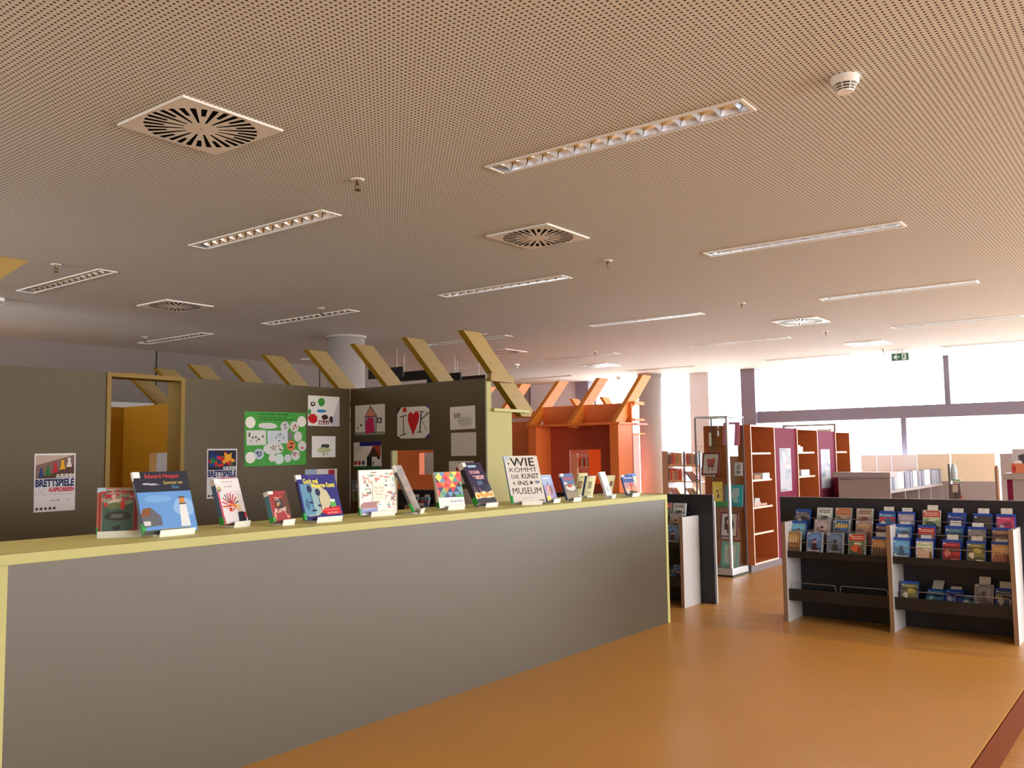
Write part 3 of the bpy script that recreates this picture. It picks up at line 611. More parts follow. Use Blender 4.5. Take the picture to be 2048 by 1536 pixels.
a = Art(0.385, 0.248); a.ymin = -0.12; a.rect(0.22,0.84,1,1,(30,30,140)); a.poly([(0.50,0.40),(0.98,0.42),(0.98,0.84),(0.72,0.86)], (176,70,50)); a.poly([(0.50,0.42),(0.92,0.42),(0.72,0.82)], (70,50,44)); a.rect(0.48,0.04,0.66,0.42,(46,36,34)); a.rect(0.85,0.32,0.95,0.42,(40,36,36)); a.rect(0.70,0.08,0.73,0.26,(40,36,36))
for x, c in ((0.07,(190,40,44)),(0.21,(196,44,40)),(0.35,(50,70,110))): a.ell(x,0.19,0.055,0.09,c); a.line(x,0.10,x,0.02,0.005,(40,110,40))
for k in range(4): a.line(0.10+0.05*k,0.84,0.02+0.09*k,0.66,0.004,(60,60,50))
a.rect(0,-0.06,1,0.05,(40,100,46)); a.ell(0.12,-0.05,0.12,0.07,(40,96,44),10,0.2)
sheet('child_drawing', 'drawing of a house with red roof, blue sky strip and three flowers', 'drawing', (XP, 6.569, E(-0.10)), DY, 0.385, 0.248, a, 'childrens drawings', tilt=0.01)
a = Art(0.29, 0.203); a.ell(0.34,0.58,0.06,0.14,(190,70,70),8,0.2); a.rect(0.29,0.45,0.33,0.75,(190,80,80)); a.ell(0.6,0.4,0.15,0.1,(200,190,180),10,0.1)
sheet('child_drawing', 'sheet with a small red figure behind the triangle-patterned and purple books', 'drawing', (XP, 5.327, E(-0.246)), DY, 0.29, 0.203, a, 'childrens drawings')
a = Art(0.11, 0.20); a.rect(0,0.5,1,1,(120,126,150)); a.ell(0.7,0.72,0.2,0.12,(200,204,214),9,0.2); a.rect(0,0,1,0.48,(110,130,90)); a.rect(0.42,0.1,0.55,0.42,(40,34,30))
sheet('child_drawing', 'narrow blue and green sheet beside the left edge of the collage-cover book', 'drawing', (XP, 6.595, E(-0.42)), DY, 0.11, 0.20, a, 'childrens drawings')
sheet('child_drawing', 'plain grey-white sheet low on the dark wall between two books', 'drawing', (XP, 5.30, E(-0.46)), DY, 0.29, 0.17, Art(0.29,0.17,(206,204,198)), 'childrens drawings')

# ------------------------------------------------------------------ books on the counter, each on its white easel
def book(name, label, cat, x, y, w, h, th, yaw, lean, spine, back, art, group='picture books on the counter', pages=(232,226,214), labelc=(238,238,240), green=True, standw=None, backcol=None, lip=True, standlabel=None):
    yaw = math.radians(yaw); le = math.radians(lean)
    ex = Vector((math.cos(yaw), math.sin(yaw), 0)); n = Vector((-ex.y, ex.x, 0))
    ey = Vector((0,0,1))*math.cos(le)+n*math.sin(le); z0 = CZ+0.0115+max(0, (th+0.0008)*math.sin(le))+(0.0025*0 if le >= 0 else 0.001)
    M = frame((x, y, z0), ex, ey)                       # local z points at the reader
    t = thing(name, label, cat, group=group); t.matrix_world = M
    c = 0.0025
    mat_of = lambda col, nm: mat(nm, C(*col), 0.35)
    mb = MB().box(0, w, 0, h, -c, 0).box(0, w, 0, h, -th, -th+c)
    mb.build('cover_boards', mat_of(back, 'book_cloth'), t, local=True, bev=0.0006)
    MB().box(0.0005, w-0.003, 0.003, h-0.003, -th+c+0.0001, -c-0.0001).build('pages', mat_of(pages, 'book_pages'), t, local=True)
    sp = MB().box(-c, 0, 0, h, -th, 0).build('spine', mat_of(spine, 'book_spine'), t, local=True)
    if green: MB().box(-c-0.0006, -c, 0, h*0.17, -th-0.0003, 0.0006).box(-c, 0.012, 0, h*0.15, 0, 0.0006).build('spine_label', M_GREENLABEL, t, local=True)
    if labelc: MB().box(-c-0.0007, -c, h*0.86, h, -th-0.0003, 0.0007).box(-c, 0.030, h*0.90, h, 0, 0.0007).build('shelf_mark_label', mat_of(labelc, 'paper_label'), t, local=True)
    if art: art.build('cover_print', t, Matrix.Translation((0, 0, 0.0001)))
    # easel
    st = thing('book_easel', standlabel or ('easel under the '+label), 'book stand', group='white book easels')
    st.matrix_world = frame((x, y, CZ), ex, (0,0,1)) @ Matrix.Rotation(0, 4, 'X')
    sw = standw or w*0.66; xa, xb = (w-sw)/2+0.01, (w+sw)/2+0.01
    s = 1 if lean >= 0 else -1
    # local: x right, y up, z towards the reader (= -n)
    MB().box(xa, xb, 0.0006, 0.003, -0.07, 0.022).build('foot_plate', M_WHITE, st, local=True)
    if lip: MB().prism_x([(0.0008, 0.019), (0.0008, 0.022), (0.029, 0.031), (0.029, 0.028)], xa, xb).build('lip', M_WHITE, st, local=True)
    MB().box(xa, xb, 0.0032, 0.011, -th-0.004, 0.008).build('book_rest', M_WHITE, st, local=True)
    bh = min(h*0.6, 0.14); tl = math.tan(le)
    d0 = th/math.cos(le)+0.003
    MB().add([(q, yy_, -d0-max(0, yy_-0.013)*tl-k) for q in (xa, xb) for yy_, k in ((0.003, 0), (bh, 0), (bh, 0.003), (0.003, 0.003))], [(0,1,2,3),(7,6,5,4),(0,4,5,1),(1,5,6,2),(2,6,7,3),(3,7,4,0)]).build('back_rest', M_WHITE, st, local=True)
    return t
R_ = random.uniform
# 1 small novel
a = Art(0.155, 0.195, (196,120,104)); a.rect(0.11,0.02,0.90,0.97,(176,190,176)); a.rect(0.115,0.03,0.895,0.93,(74,106,98)); a.ell(0.5,0.76,0.38,0.20,(150,170,150),14,0.1)
for k in range(22): a.ell(R_(0.12,0.88), R_(0.72,0.93), R_(0.04,0.10), R_(0.02,0.05), random.choice([(196,70,80),(206,96,104),(214,140,140),(180,60,70)]), 8, 0.3)
a.ell(0.40,0.80,0.06,0.055,(226,190,178)); a.poly([(0.22,0.66),(0.40,0.75),(0.60,0.76),(0.56,0.70),(0.40,0.68)], (228,214,200)); a.ell(0.62,0.62,0.06,0.10,(216,60,54),10,0.1); a.ell(0.40,0.60,0.18,0.08,(110,126,84),10,0.2); a.ell(0.2,0.63,0.05,0.05,(200,60,60))
a.poly([(0.16,0.36),(0.24,0.46),(0.50,0.49),(0.76,0.46),(0.85,0.38),(0.74,0.30),(0.48,0.28),(0.24,0.31)], (58,62,60)); a.poly([(0.33,0.33),(0.64,0.33),(0.66,0.43),(0.33,0.43)], (88,96,92)); a.scribble(0.36,0.36,0.62,0.41,(140,150,140),2)
a.poly([(0.36,0.15),(0.58,0.19),(0.56,0.10),(0.44,0.08)], (50,58,56)); a.rect(0.03,0.02,0.09,0.90,(150,60,52)); a.rect(0.91,0.02,0.985,0.97,(150,34,54)); a.rect(0.76,0.02,0.93,0.085,(206,34,44))
book('book', 'small teal and red framed novel at the left end of the counter', 'book', 1.933, 3.643, 0.155, 0.195, 0.02, -32, 9, (160,80,70), (150,70,66), a, labelc=(180,215,235), standw=0.168)
# 2 large blue picture book
a = Art(0.265, 0.27, (28,32,52)); a.poly([(0,0),(1,0),(1,0.665),(0,0.665)], (96,150,214)); a.ell(0.82,0.40,0.2,0.16,(140,182,230),14,0.1); a.ell(0.35,0.55,0.25,0.06,(116,166,222),12,0.1)
a.rect(0.24,0.775,0.44,0.785,(130,140,170)); a.ell(0.2,0.80,0.07,0.014,(190,196,210)); a.ell(0.32,0.79,0.08,0.016,(170,176,196))
a.text('Edward Hopper',0.20,0.87,0.84,0.96,(226,64,60)); a.text('Sommer am',0.52,0.785,0.88,0.845,(206,186,96)); a.text('Meer',0.66,0.71,0.80,0.765,(96,160,214))
a.poly([(0,0.10),(0.36,0.12),(0.36,0.26),(0.22,0.40),(0,0.32)], (92,96,108)); a.poly([(0,0.28),(0.05,0.40),(0.20,0.42),(0.16,0.28)], (128,80,46)); a.rect(0.03,0.13,0.15,0.20,(206,206,210)); a.poly([(0.70,0.08),(0.88,0.08),(0.86,0.44),(0.74,0.44)], (222,226,230)); a.rect(0.73,0.44,0.87,0.465,(80,86,84)); a.rect(0.75,0.465,0.85,0.55,(196,134,60)); a.rect(0.74,0.55,0.86,0.57,(60,56,54)); a.rect(0,0,0.86,0.05,(74,84,66)); a.rect(0.3,0.05,0.86,0.065,(150,156,150))
book('book', 'large dark blue and sky blue picture book, second from the left', 'book', 2.035, 3.454, 0.265, 0.27, 0.012, 4.5, 19, (30,34,60), (40,60,110), a)
# 3 white book with crayons
a = Art(0.155, 0.22, (226,222,226)); a.scribble(0.30,0.91,0.72,0.94,(150,140,156),1); a.text('Am Atelier',0.34,0.80,0.68,0.85,(150,120,140)); a.scribble(0.55,0.69,0.92,0.71,(226,170,176),1); a.scribble(0.62,0.64,0.92,0.66,(226,170,176),1)
a.poly([(0,0.70),(0.06,0.76),(0.06,0),(0,0)], (200,60,84)); a.ell(0.10,0.77,0.085,0.06,(60,52,40)); a.ell(0.10,0.785,0.07,0.05,(190,180,120))
for k in range(9):
    an = math.radians(20+k*20); a.line(0.45,0.38,0.45+0.36*math.cos(an),0.38+0.30*math.sin(an),0.006,random.choice([(190,40,50),(200,60,44),(60,70,90),(176,30,70)]))
for k in range(12): a.ell(0.42+R_(-.18,.18), 0.34+R_(-.13,.10), R_(.03,.08), R_(.02,.05), random.choice([(180,20,36),(210,60,40),(226,130,60),(40,70,120),(230,190,180)]), 8, 0.3)
a.poly([(0.62,0.03),(0.93,0.03),(0.95,0.20),(0.84,0.25),(0.66,0.24)], (34,40,60)); a.ell(0.74,0.32,0.085,0.07,(226,184,160)); a.ell(0.74,0.365,0.09,0.045,(222,200,130)); a.rect(0.90,0.10,0.98,0.23,(190,40,50))
book('book', 'white hardback with red crayons and a small child on the cover', 'book', 2.515, 3.591, 0.155, 0.22, 0.026, 10.5, 19, (70,110,150), (200,60,90), a)
# 4 small red square book
a = Art(0.12, 0.15, (150,36,40)); a.poly([(1,0),(1,1),(0.80,0.9),(0.62,0.5),(0.72,0.2)], (90,46,34)); a.rect(0.24,0.42,0.66,0.76,(48,36,40)); a.rect(0.34,0.50,0.44,0.62,(220,150,60)); a.rect(0.46,0.55,0.54,0.66,(120,140,150)); a.line(0.24,0.78,0.66,0.78,0.003,(220,130,100)); a.line(0.24,0.42,0.10,0.25,0.005,(226,180,160)); a.line(0.66,0.42,0.80,0.14,0.005,(222,150,130)); a.ell(0.14,0.20,0.06,0.05,(222,160,140)); a.ell(0.84,0.14,0.08,0.06,(222,120,100)); a.line(0.10,0.25,0.16,0.08,0.004,(222,160,140))
a.text('Die',0.28,0.69,0.48,0.80,(230,216,200)); a.text('Kunst',0.18,0.26,0.80,0.42,(240,232,226),0.0,0.15); a.scribble(0.05,0.91,0.25,0.93,(210,150,140),1); a.scribble(0.6,0.93,0.85,0.95,(200,140,130),1)
book('book', 'small square red-brown book with white handwritten title', 'book', 2.715, 3.485, 0.12, 0.15, 0.030, 7.5, 17, (70,130,150), (150,60,60), a)
# 5 blue book with moon disc
a = Art(0.24, 0.235, (42,44,126)); a.poly([(0.04,0.10),(0.16,0.08),(0.36,0.09),(0.56,0.15),(0.72,0.30),(0.76,0.46),(0.70,0.62),(0.56,0.72),(0.38,0.78),(0.04,0.80)], (196,194,160)); a.poly([(0.04,0.10),(0.30,0.10),(0.34,0.45),(0.30,0.79),(0.04,0.80)], (96,150,180)); a.poly([(0.30,0.10),(0.42,0.12),(0.48,0.45),(0.40,0.77),(0.30,0.79)], (146,180,186)); a.ell(0.14,0.34,0.06,0.12,(70,110,150),10,0.2)
for x, y in ((0.26,0.68),(0.46,0.60)):
    a.ell(x,y,0.065,0.085,(36,40,84)); a.line(x,y-0.08,x+0.01,y-0.42,0.004,(36,40,84)); a.ell(x-0.02,y-0.30,0.05,0.03,(36,44,90),8,0.3); a.ell(x+0.02,y-0.48,0.07,0.025,(36,44,90))
a.ell(0.80,0.30,0.07,0.13,(90,176,80)); a.ell(0.77,0.40,0.03,0.035,(240,240,236)); a.ell(0.83,0.40,0.03,0.035,(240,240,236)); a.poly([(0.46,0.16),(0.56,0.24),(0.95,0.27),(0.97,0.10),(0.60,0.08)], (206,30,44)); a.scribble(0.56,0.18,0.92,0.22,(236,130,130),1); a.text('zum Mitmachen',0.60,0.115,0.88,0.155,(244,214,210))
ye = (236,226,80); a.text('Guck mal',0.14,0.80,0.52,0.91,ye,0.03); a.text('Moderne Kunst',0.34,0.70,0.94,0.81,ye,0.03); a.scribble(0.3,0.945,0.7,0.96,(120,120,180),1); a.text('Seemann',0.40,0.02,0.56,0.06,(220,220,236))
book('book', 'dark blue book with yellow title and pale disc with dark balloons', 'book', 2.897, 3.479, 0.24, 0.235, 0.012, -2.5, 20, (40,46,110), (40,44,120), a)
# 6 white collage cover
a = Art(0.25, 0.24, (228,226,218)); cs = [(150,80,66),(170,100,80),(60,60,64),(96,90,90),(190,140,70),(120,170,150),(150,180,200),(200,110,100),(120,100,90)]
for k in range(70):
    x, y = R_(0.04,0.94), R_(0.12,0.95)
    if random.random() < 0.5: a.ell(x, y, R_(0.02,0.09), R_(0.015,0.035), random.choice(cs), 8, 0.35)
    else: a.ell(x, y, R_(0.008,0.02), R_(0.03,0.055), random.choice(cs), 6, 0.3)
a.rect(0.02,0.03,0.46,0.13,(110,120,186)); a.poly([(0.02,0.14),(0.46,0.14),(0.44,0.29),(0.10,0.28),(0.02,0.22)], (142,80,72)); a.poly([(0.35,0.33),(0.68,0.33),(0.67,0.68),(0.35,0.68)], (226,216,196)); a.text('Eine Reise',0.39,0.57,0.65,0.62,(70,66,62)); a.text('durch die',0.39,0.50,0.64,0.545,(150,70,60)); a.text('Kunst',0.44,0.43,0.60,0.475,(70,66,62)); a.scribble(0.40,0.37,0.62,0.385,(160,150,130),1)
book('book', 'square white book covered in tiny collage pictures', 'book', 3.331, 3.555, 0.25, 0.24, 0.012, -6.5, 3, (206,210,214), (200,200,200), a, labelc=None)
# 7 grey book turned away
a = Art(0.20, 0.28, (132,128,124))
for k in range(30): a.ell(R_(.05,.95), R_(.25,.95), R_(.03,.10), R_(.02,.05), random.choice([(170,164,160),(150,120,110),(110,104,100),(190,180,172),(196,130,90)]), 7, 0.3)
book('book', 'grey photo book turned nearly edge-on to the camera', 'book', 3.630, 3.442, 0.20, 0.28, 0.014, 33, 24, (84,84,84), (120,116,112), a)
# 8 triangle pattern
a = Art(0.20, 0.215, (232,232,230)); cs = [(206,52,66),(226,190,64),(70,150,150),(52,54,100),(226,120,50),(96,150,190),(40,44,56),(240,222,110),(120,170,120),(220,90,100)]
tw, th_ = 0.25, 0.165
for r in range(5):
    y0 = 0.28+r*th_*0.87; y1 = min(1.0, y0+th_*0.87)
    for k in range(-1, 9):
        x = k*tw/2
        pts = [(x, y0), (x+tw, y0), (x+tw/2, y1)] if (k+r) % 2 == 0 else [(x, y1), (x+tw/2, y0), (x+tw, y1)]
        pts = [(min(1, max(0, p)), q) for p, q in pts]
        if len({p for p in pts}) == 3 and max(p[0] for p in pts) > min(p[0] for p in pts): a.poly(pts, random.choice(cs))
a.rect(0,0,1,0.28,(236,236,236)); a.text('COLO',0.10,0.13,0.46,0.20,(200,200,204)); a.text('RAMA',0.48,0.13,0.95,0.20,(50,50,54)); a.rect(0.70,0.27,0.98,0.35,(40,150,70)); a.text('Cruschiform',0.72,0.06,0.92,0.085,(160,160,164))
book('book', 'book with colourful triangle pattern over a white band', 'book', 3.961, 3.552, 0.20, 0.215, 0.022, -8, 12, (226,226,226), (226,226,226), a, labelc=None)
# 9 dark purple book
a = Art(0.19, 0.28, (48,40,74)); a.rect(0.22,0.88,0.66,0.935,(150,190,220)); pk = (236,190,196); a.text('ICH GLAUBE',0.20,0.72,0.72,0.80,pk,0.03); a.rect(0.28,0.645,0.36,0.675,pk); a.text('NICHT',0.40,0.58,0.88,0.68,pk,0.05); a.scribble(0.38,0.44,0.66,0.54,(110,160,200),3)
for k in range(7): a.line(0.08+0.13*k,0.24,0.10+0.13*k+R_(-.05,.05),R_(.30,.44),0.004,random.choice([(226,170,150),(200,90,90),(90,160,150)]))
a.poly([(0,0.10),(0,0.22),(0.12,0.28),(0.30,0.24),(0.5,0.29),(0.72,0.25),(1,0.30),(1,0.12)], (232,214,180))
for x, y in ((0.15,0.18),(0.34,0.20),(0.52,0.17),(0.68,0.21),(0.86,0.19)): a.ell(x,y,0.085,0.05,(228,160,56),9,0.15)
a.poly([(0,0),(1,0),(1,0.13),(0.7,0.11),(0.4,0.13),(0,0.10)], (66,66,76))
book('book', 'dark purple book with pink title and orange fruit along the bottom', 'book', 4.274, 3.513, 0.19, 0.28, 0.036, 2, 27, (36,32,54), (40,34,60), a)
# 10 big white lettering book
a = Art(0.235, 0.335, (236,234,230)); bk = (24,24,26)
a.text('WIE',0.16,0.77,0.88,0.955,bk,0.012); a.text('KÖMMT'.replace('Ö','O'),0.10,0.645,0.92,0.74,bk,0.0); a.text('DIE',0.12,0.505,0.34,0.585,bk,0.005); a.text('KUNST',0.42,0.50,0.93,0.61,bk,0.015); a.text('INS',0.28,0.36,0.58,0.455,bk,0.01); a.text('MUSEUM',0.08,0.175,0.93,0.31,bk,0.0)
a.ell(0.10,0.83,0.025,0.018,bk); a.ell(0.44,0.85,0.07,0.03,(150,150,150),9,0.3); a.ell(0.16,0.41,0.03,0.04,(130,130,126),8,0.3); a.ell(0.68,0.41,0.05,0.035,(90,90,90),8,0.3); a.ell(0.86,0.42,0.08,0.03,(130,146,190),9,0.2); a.ell(0.80,0.92,0.03,0.03,(170,170,170),7,0.3); a.scribble(0.34,0.085,0.66,0.095,(120,120,120),1); a.rect(0.80,0.01,0.97,0.05,(130,126,116))
book('book', 'big white book with hand-drawn black capital letters WIE KOMMT DIE KUNST', 'book', 4.578, 3.483, 0.235, 0.335, 0.014, -32, 27, (110,150,200), (120,160,210), a, labelc=(200,220,240), standw=0.14)
# dvd-sized items at the right end
def dvdcover(style, w=0.135, h=0.19):
    a = Art(w, h)
    if style == 'lilac': a.rect(0,0,1,1,(150,140,180)); a.rect(0,0.62,1,1,(150,176,214)); a.ell(0.40,0.42,0.16,0.20,(200,150,150),10,0.2); a.ell(0.62,0.40,0.13,0.18,(120,90,90),10,0.2); a.ell(0.42,0.66,0.07,0.05,(70,50,50)); a.rect(0,0,0.4,0.2,(220,200,90)); a.scribble(0.1,0.82,0.8,0.90,(226,230,240),1)
    if style == 'bus': a.rect(0,0,1,1,(110,112,110)); a.rect(0,0.60,1,1,(80,110,160)); a.scribble(0.10,0.72,0.92,0.86,(206,50,56),2); a.ell(0.55,0.45,0.38,0.13,(206,206,200),10,0.1); a.ell(0.5,0.52,0.20,0.06,(170,60,54)); a.rect(0,0.02,1,0.28,(140,130,104)); a.ell(0.2,0.62,0.12,0.05,(220,220,224),9,0.2)
    if style == 'silver': a.rect(0,0,1,1,(150,150,154)); a.ell(0.5,0.55,0.3,0.3,(196,196,200),10,0.2); a.ell(0.45,0.3,0.2,0.12,(90,90,94),9,0.2)
    if style == 'sunset': a.rect(0,0,1,1,(60,90,160)); a.rect(0,0,1,0.62,(176,140,150)); a.rect(0,0,1,0.36,(206,150,120)); a.line(0.55,0.10,0.62,0.62,0.012,(190,50,44)); a.line(0.60,0.45,0.42,0.58,0.008,(190,50,44)); a.line(0.60,0.40,0.80,0.55,0.008,(190,50,44)); a.poly([(0,0),(1,0),(1,0.14),(0.5,0.20),(0,0.12)],(60,54,50)); a.rect(0.1,0.05,0.3,0.28,(206,196,190)); a.scribble(0.15,0.80,0.9,0.88,(230,236,244),1)
    if style == 'cream1': a.rect(0,0,1,1,(222,214,166)); a.rect(0.10,0.30,0.62,0.64,(130,100,70)); a.rect(0.16,0.36,0.56,0.58,(180,150,110)); a.scribble(0.2,0.78,0.85,0.86,(150,140,100),1)
    if style == 'cream2': a.rect(0,0,1,1,(224,220,176)); a.rect(0.30,0.36,0.66,0.72,(150,140,110)); a.scribble(0.25,0.10,0.7,0.24,(150,146,120),2)
    if style == 'cream3': a.rect(0,0,1,1,(222,216,170)); a.rect(0.50,0.40,0.86,0.68,(120,90,80))
    if style == 'cream4': a.rect(0,0,1,0.86,(222,218,172)); a.rect(0,0.86,1,1,(44,100,190))
    return a
gp = 'film cases on the counter'
book('dvd_case', 'lilac film case just right of the big lettering book', 'dvd case', 4.871, 3.409, 0.135, 0.18, 0.014, 5, 18, (90,100,150), (90,90,130), dvdcover('lilac', .135, .18), gp, green=False, labelc=None)
book('dvd_case', 'film case with red title and grey building on the cover', 'dvd case', 5.063, 3.380, 0.135, 0.185, 0.014, -3, 19, (40,70,130), (60,70,100), dvdcover('bus', .135, .185), gp, green=False)
book('dvd_case', 'silver film case turned nearly edge-on at the right', 'dvd case', 5.538, 3.356, 0.135, 0.185, 0.016, 14, 18, (206,208,212), (150,150,154), dvdcover('silver', .135, .185), gp, green=False, labelc=None)
book('dvd_case', 'film case with sunset cover at the right end of the counter', 'dvd case', 5.826, 3.360, 0.135, 0.155, 0.014, -7.5, 19, (60,90,160), (60,90,160), dvdcover('sunset', .135, .155), gp, green=False)
gc = 'cream-backed cases facing the nook'
book('dvd_case', 'cream-backed case leaning behind the red-titled film case, brown picture', 'dvd case', 5.699, 3.747, 0.135, 0.17, 0.012, 2, -16, (214,206,160), (214,206,160), dvdcover('cream1', .135, .17), gc, green=False, labelc=None, lip=False)
book('dvd_case', 'cream-backed case with blue spine behind the edge-on silver case', 'dvd case', 5.610, 3.605, 0.135, 0.15, 0.016, 1.5, -13, (44,84,160), (60,90,150), dvdcover('cream2', .135, .15), gc, green=False, labelc=None, lip=False)
book('dvd_case', 'cream-backed case with dark top edge right of the silver case', 'dvd case', 5.985, 3.665, 0.135, 0.145, 0.014, 0, -14, (60,64,74), (60,64,74), dvdcover('cream3', .135, .145), gc, green=False, labelc=None, lip=False)
book('dvd_case', 'cream-backed case with blue top strip behind the sunset film case', 'dvd case', 6.120, 3.530, 0.135, 0.152, 0.012, 0.5, -4, (50,110,200), (60,100,180), dvdcover('cream4', .135, .152), gc, green=False, labelc=None, lip=False)

# ------------------------------------------------------------------ media racks (facing the counter, boards run along y)
def media_rack(label, ys, yb0, yb1, x0=7.75, back=False, loops=()):
    """ys: centre lines of the side panels, from high y to low y"""
    t = thing('media_rack', label, 'media rack', (x0+0.2, (ys[0]+ys[-1])/2, 0))
    MB().box(x0+0.365, x0+0.395, yb0, yb1, 0.0, 1.062).build('back_board', M_ANTH, t, bev=0.002)
    MB().box(x0+0.364, x0+0.396, yb0, yb1, 1.0625, 1.068).build('edge_strip', M_PLINTH, t)
    for y in ys:
        p = MB().box(x0+0.004, x0+0.362, y-0.016, y+0.016, 0.0, 0.862).build('side_panel', M_GREYLAM, t)
        MB().box(x0-0.001, x0+0.0035, y-0.016, y+0.016, 0.0, 0.863).build('edge_strip', M_PLY, p)
    for a, b in zip(ys, ys[1:]):
        y1, y0 = a-0.018, b+0.018
        pr = [(x0+0.035, 0.555), (x0+0.035, 0.612), (x0+0.042, 0.612), (x0+0.042, 0.590), (x0+0.140, 0.590), (x0+0.140, 0.692), (x0+0.235, 0.692), (x0+0.235, 0.792), (x0+0.345, 0.792), (x0+0.345, 0.770), (x0+0.250, 0.670), (x0+0.150, 0.570), (x0+0.140, 0.555)]
        MB().prism_y(pr[::-1], y0, y1).build('stepped_tray', M_DTRAY, t)
        pr = [(x0+0.035, 0.185), (x0+0.035, 0.285), (x0+0.042, 0.285), (x0+0.042, 0.198), (x0+0.355, 0.230), (x0+0.355, 0.215), (x0+0.06, 0.185)]
        MB().prism_y(pr[::-1], y0, y1).build('lower_tray', M_DTRAY, t)
        for r in range(3): MB().tube([(x0+0.045+0.095*r, y0, 0.690+0.10*r), (x0+0.045+0.095*r, y1, 0.690+0.10*r)], 0.0028).build('retaining_wire', M_WIRE, t)
        h = (y1-y0)/2
        for q in range(2):
            a0, a1 = y0+0.02+q*h, y0+h-0.02+q*h
            MB().tube([(x0+0.05, a0, 0.26), (x0+0.05, a0, 0.325), (x0+0.05, a0+0.012, 0.337), (x0+0.05, a1-0.012, 0.337), (x0+0.05, a1, 0.325), (x0+0.05, a1, 0.26)], 0.0028).build('wire_loop', M_WIRE, t)
    if back: MB().box(x0+0.3955, x0+0.42, yb0-0.003, yb1, 0.0, 1.0).build('rear_board', M_GREYLAM, t)
    return t
media_rack('dark double-bay media rack filled with film cases at the right', [2.905, 2.025, 1.135], 0.97, 3.062)
media_rack('dark media rack half hidden behind the far end of the counter', [8.37, 7.49, 6.61, 5.73, 4.85, 3.97], 3.80, 8.5, x0=7.90, back=True)
# film cases
PL = {'blue': mat('blue_case_plastic', C(30,80,190), 0.25, coat=0.3), 'clear': mat('clear_case_plastic', C(196,204,214), 0.25, coat=0.3), 'black': mat('black_case_plastic', C(34,34,36), 0.35)}
DW = 0.135
def film_art(bgc, accents, style, h):
    a = Art(DW-0.008, h-0.006); rnd = random.Random(sum(bgc)*31+sum(map(ord, style)))
    def dk(c, f): return tuple(int(min(255, x*f)) for x in c)
    a.rect(0,0,1,1,bgc); a.rect(0,0.0,1,0.30,dk(bgc,0.72)); a.ell(0.5,0.72,0.42,0.20,dk(bgc,1.18),12,0.15); a.ell(0.25,0.5,0.22,0.16,dk(bgc,0.85),9,0.3)
    A = accents
    if style == 'figure':
        a.poly([(0.28,0.04),(0.74,0.04),(0.66,0.46),(0.54,0.54),(0.36,0.46)], A[0]); a.ell(0.50,0.60,0.11,0.09,A[1]); a.ell(0.50,0.66,0.12,0.05,A[0]); a.scribble(0.12,0.10,0.88,0.18,A[2],1); a.ell(0.15,0.2,0.1,0.08,dk(A[2],.8),8,.2)
    if style == 'group':
        for x in (0.15,0.33,0.52,0.70,0.86):
            hh = rnd.uniform(0.38,0.56); a.poly([(x-0.09,0.08),(x+0.09,0.08),(x+0.06,hh),(x-0.06,hh)], A[int(x*10) % 2]); a.ell(x,hh+0.05,0.05,0.045,(216,180,160))
        a.scribble(0.10,0.72,0.90,0.86,A[2],2)
    if style == 'plaque':
        a.ell(0.5,0.62,0.40,0.28,dk(bgc,1.25),14,0.1)
        for x in (0.3,0.5,0.7): a.poly([(x-0.05,0.5),(x+0.05,0.5),(x,0.86)], A[1])
        a.rect(0.18,0.22,0.82,0.44,A[0]); a.scribble(0.24,0.26,0.76,0.40,A[2],2)
    if style == 'title':
        a.rect(0.0,0.70,1,0.98,A[0]); a.scribble(0.10,0.75,0.92,0.93,A[2],2); a.ell(0.4,0.35,0.30,0.16,A[1],10,0.25); a.ell(0.72,0.25,0.18,0.16,dk(A[1],0.6),9,0.25); a.ell(0.55,0.56,0.25,0.06,A[2],8,.2)
    if style == 'arch':
        for k in range(5): a.poly([(0.10+0.17*k,0.66),(0.24+0.17*k,0.66),(0.22+0.17*k,0.86+0.05*math.sin(k*1.5)),(0.12+0.17*k,0.86)], A[2])
        a.poly([(0.15,0.02),(0.85,0.02),(0.85,0.38),(0.68,0.52),(0.34,0.52),(0.15,0.38)], A[0]); a.ell(0.5,0.2,0.18,0.18,A[1],9,.1)
    if style == 'scene':
        a.rect(0,0.52,1,0.80,A[0]); a.ell(0.6,0.62,0.28,0.12,A[1],10,0.25); a.ell(0.28,0.40,0.16,0.18,A[2],9,0.3); a.scribble(0.2,0.86,0.8,0.94,A[2],1); a.rect(0.5,0.05,0.9,0.14,A[2])
    a.rect(0.03,0.90,0.16,0.97,(226,226,232))
    return a
_case = {}
def case_mesh(kind):
    h = 0.172 if kind == 'blue' else 0.19; th = 0.0145
    if kind not in _case:
        mb = MB().box(0, 0.003, 0, h, -th, 0).box(DW-0.003, DW, 0, h, -th, 0).box(0.003, DW-0.003, 0, h, -th, -0.0008)
        _case[kind] = mb.mesh('case', PL[kind])
    return _case[kind], h, th
_cases = {}
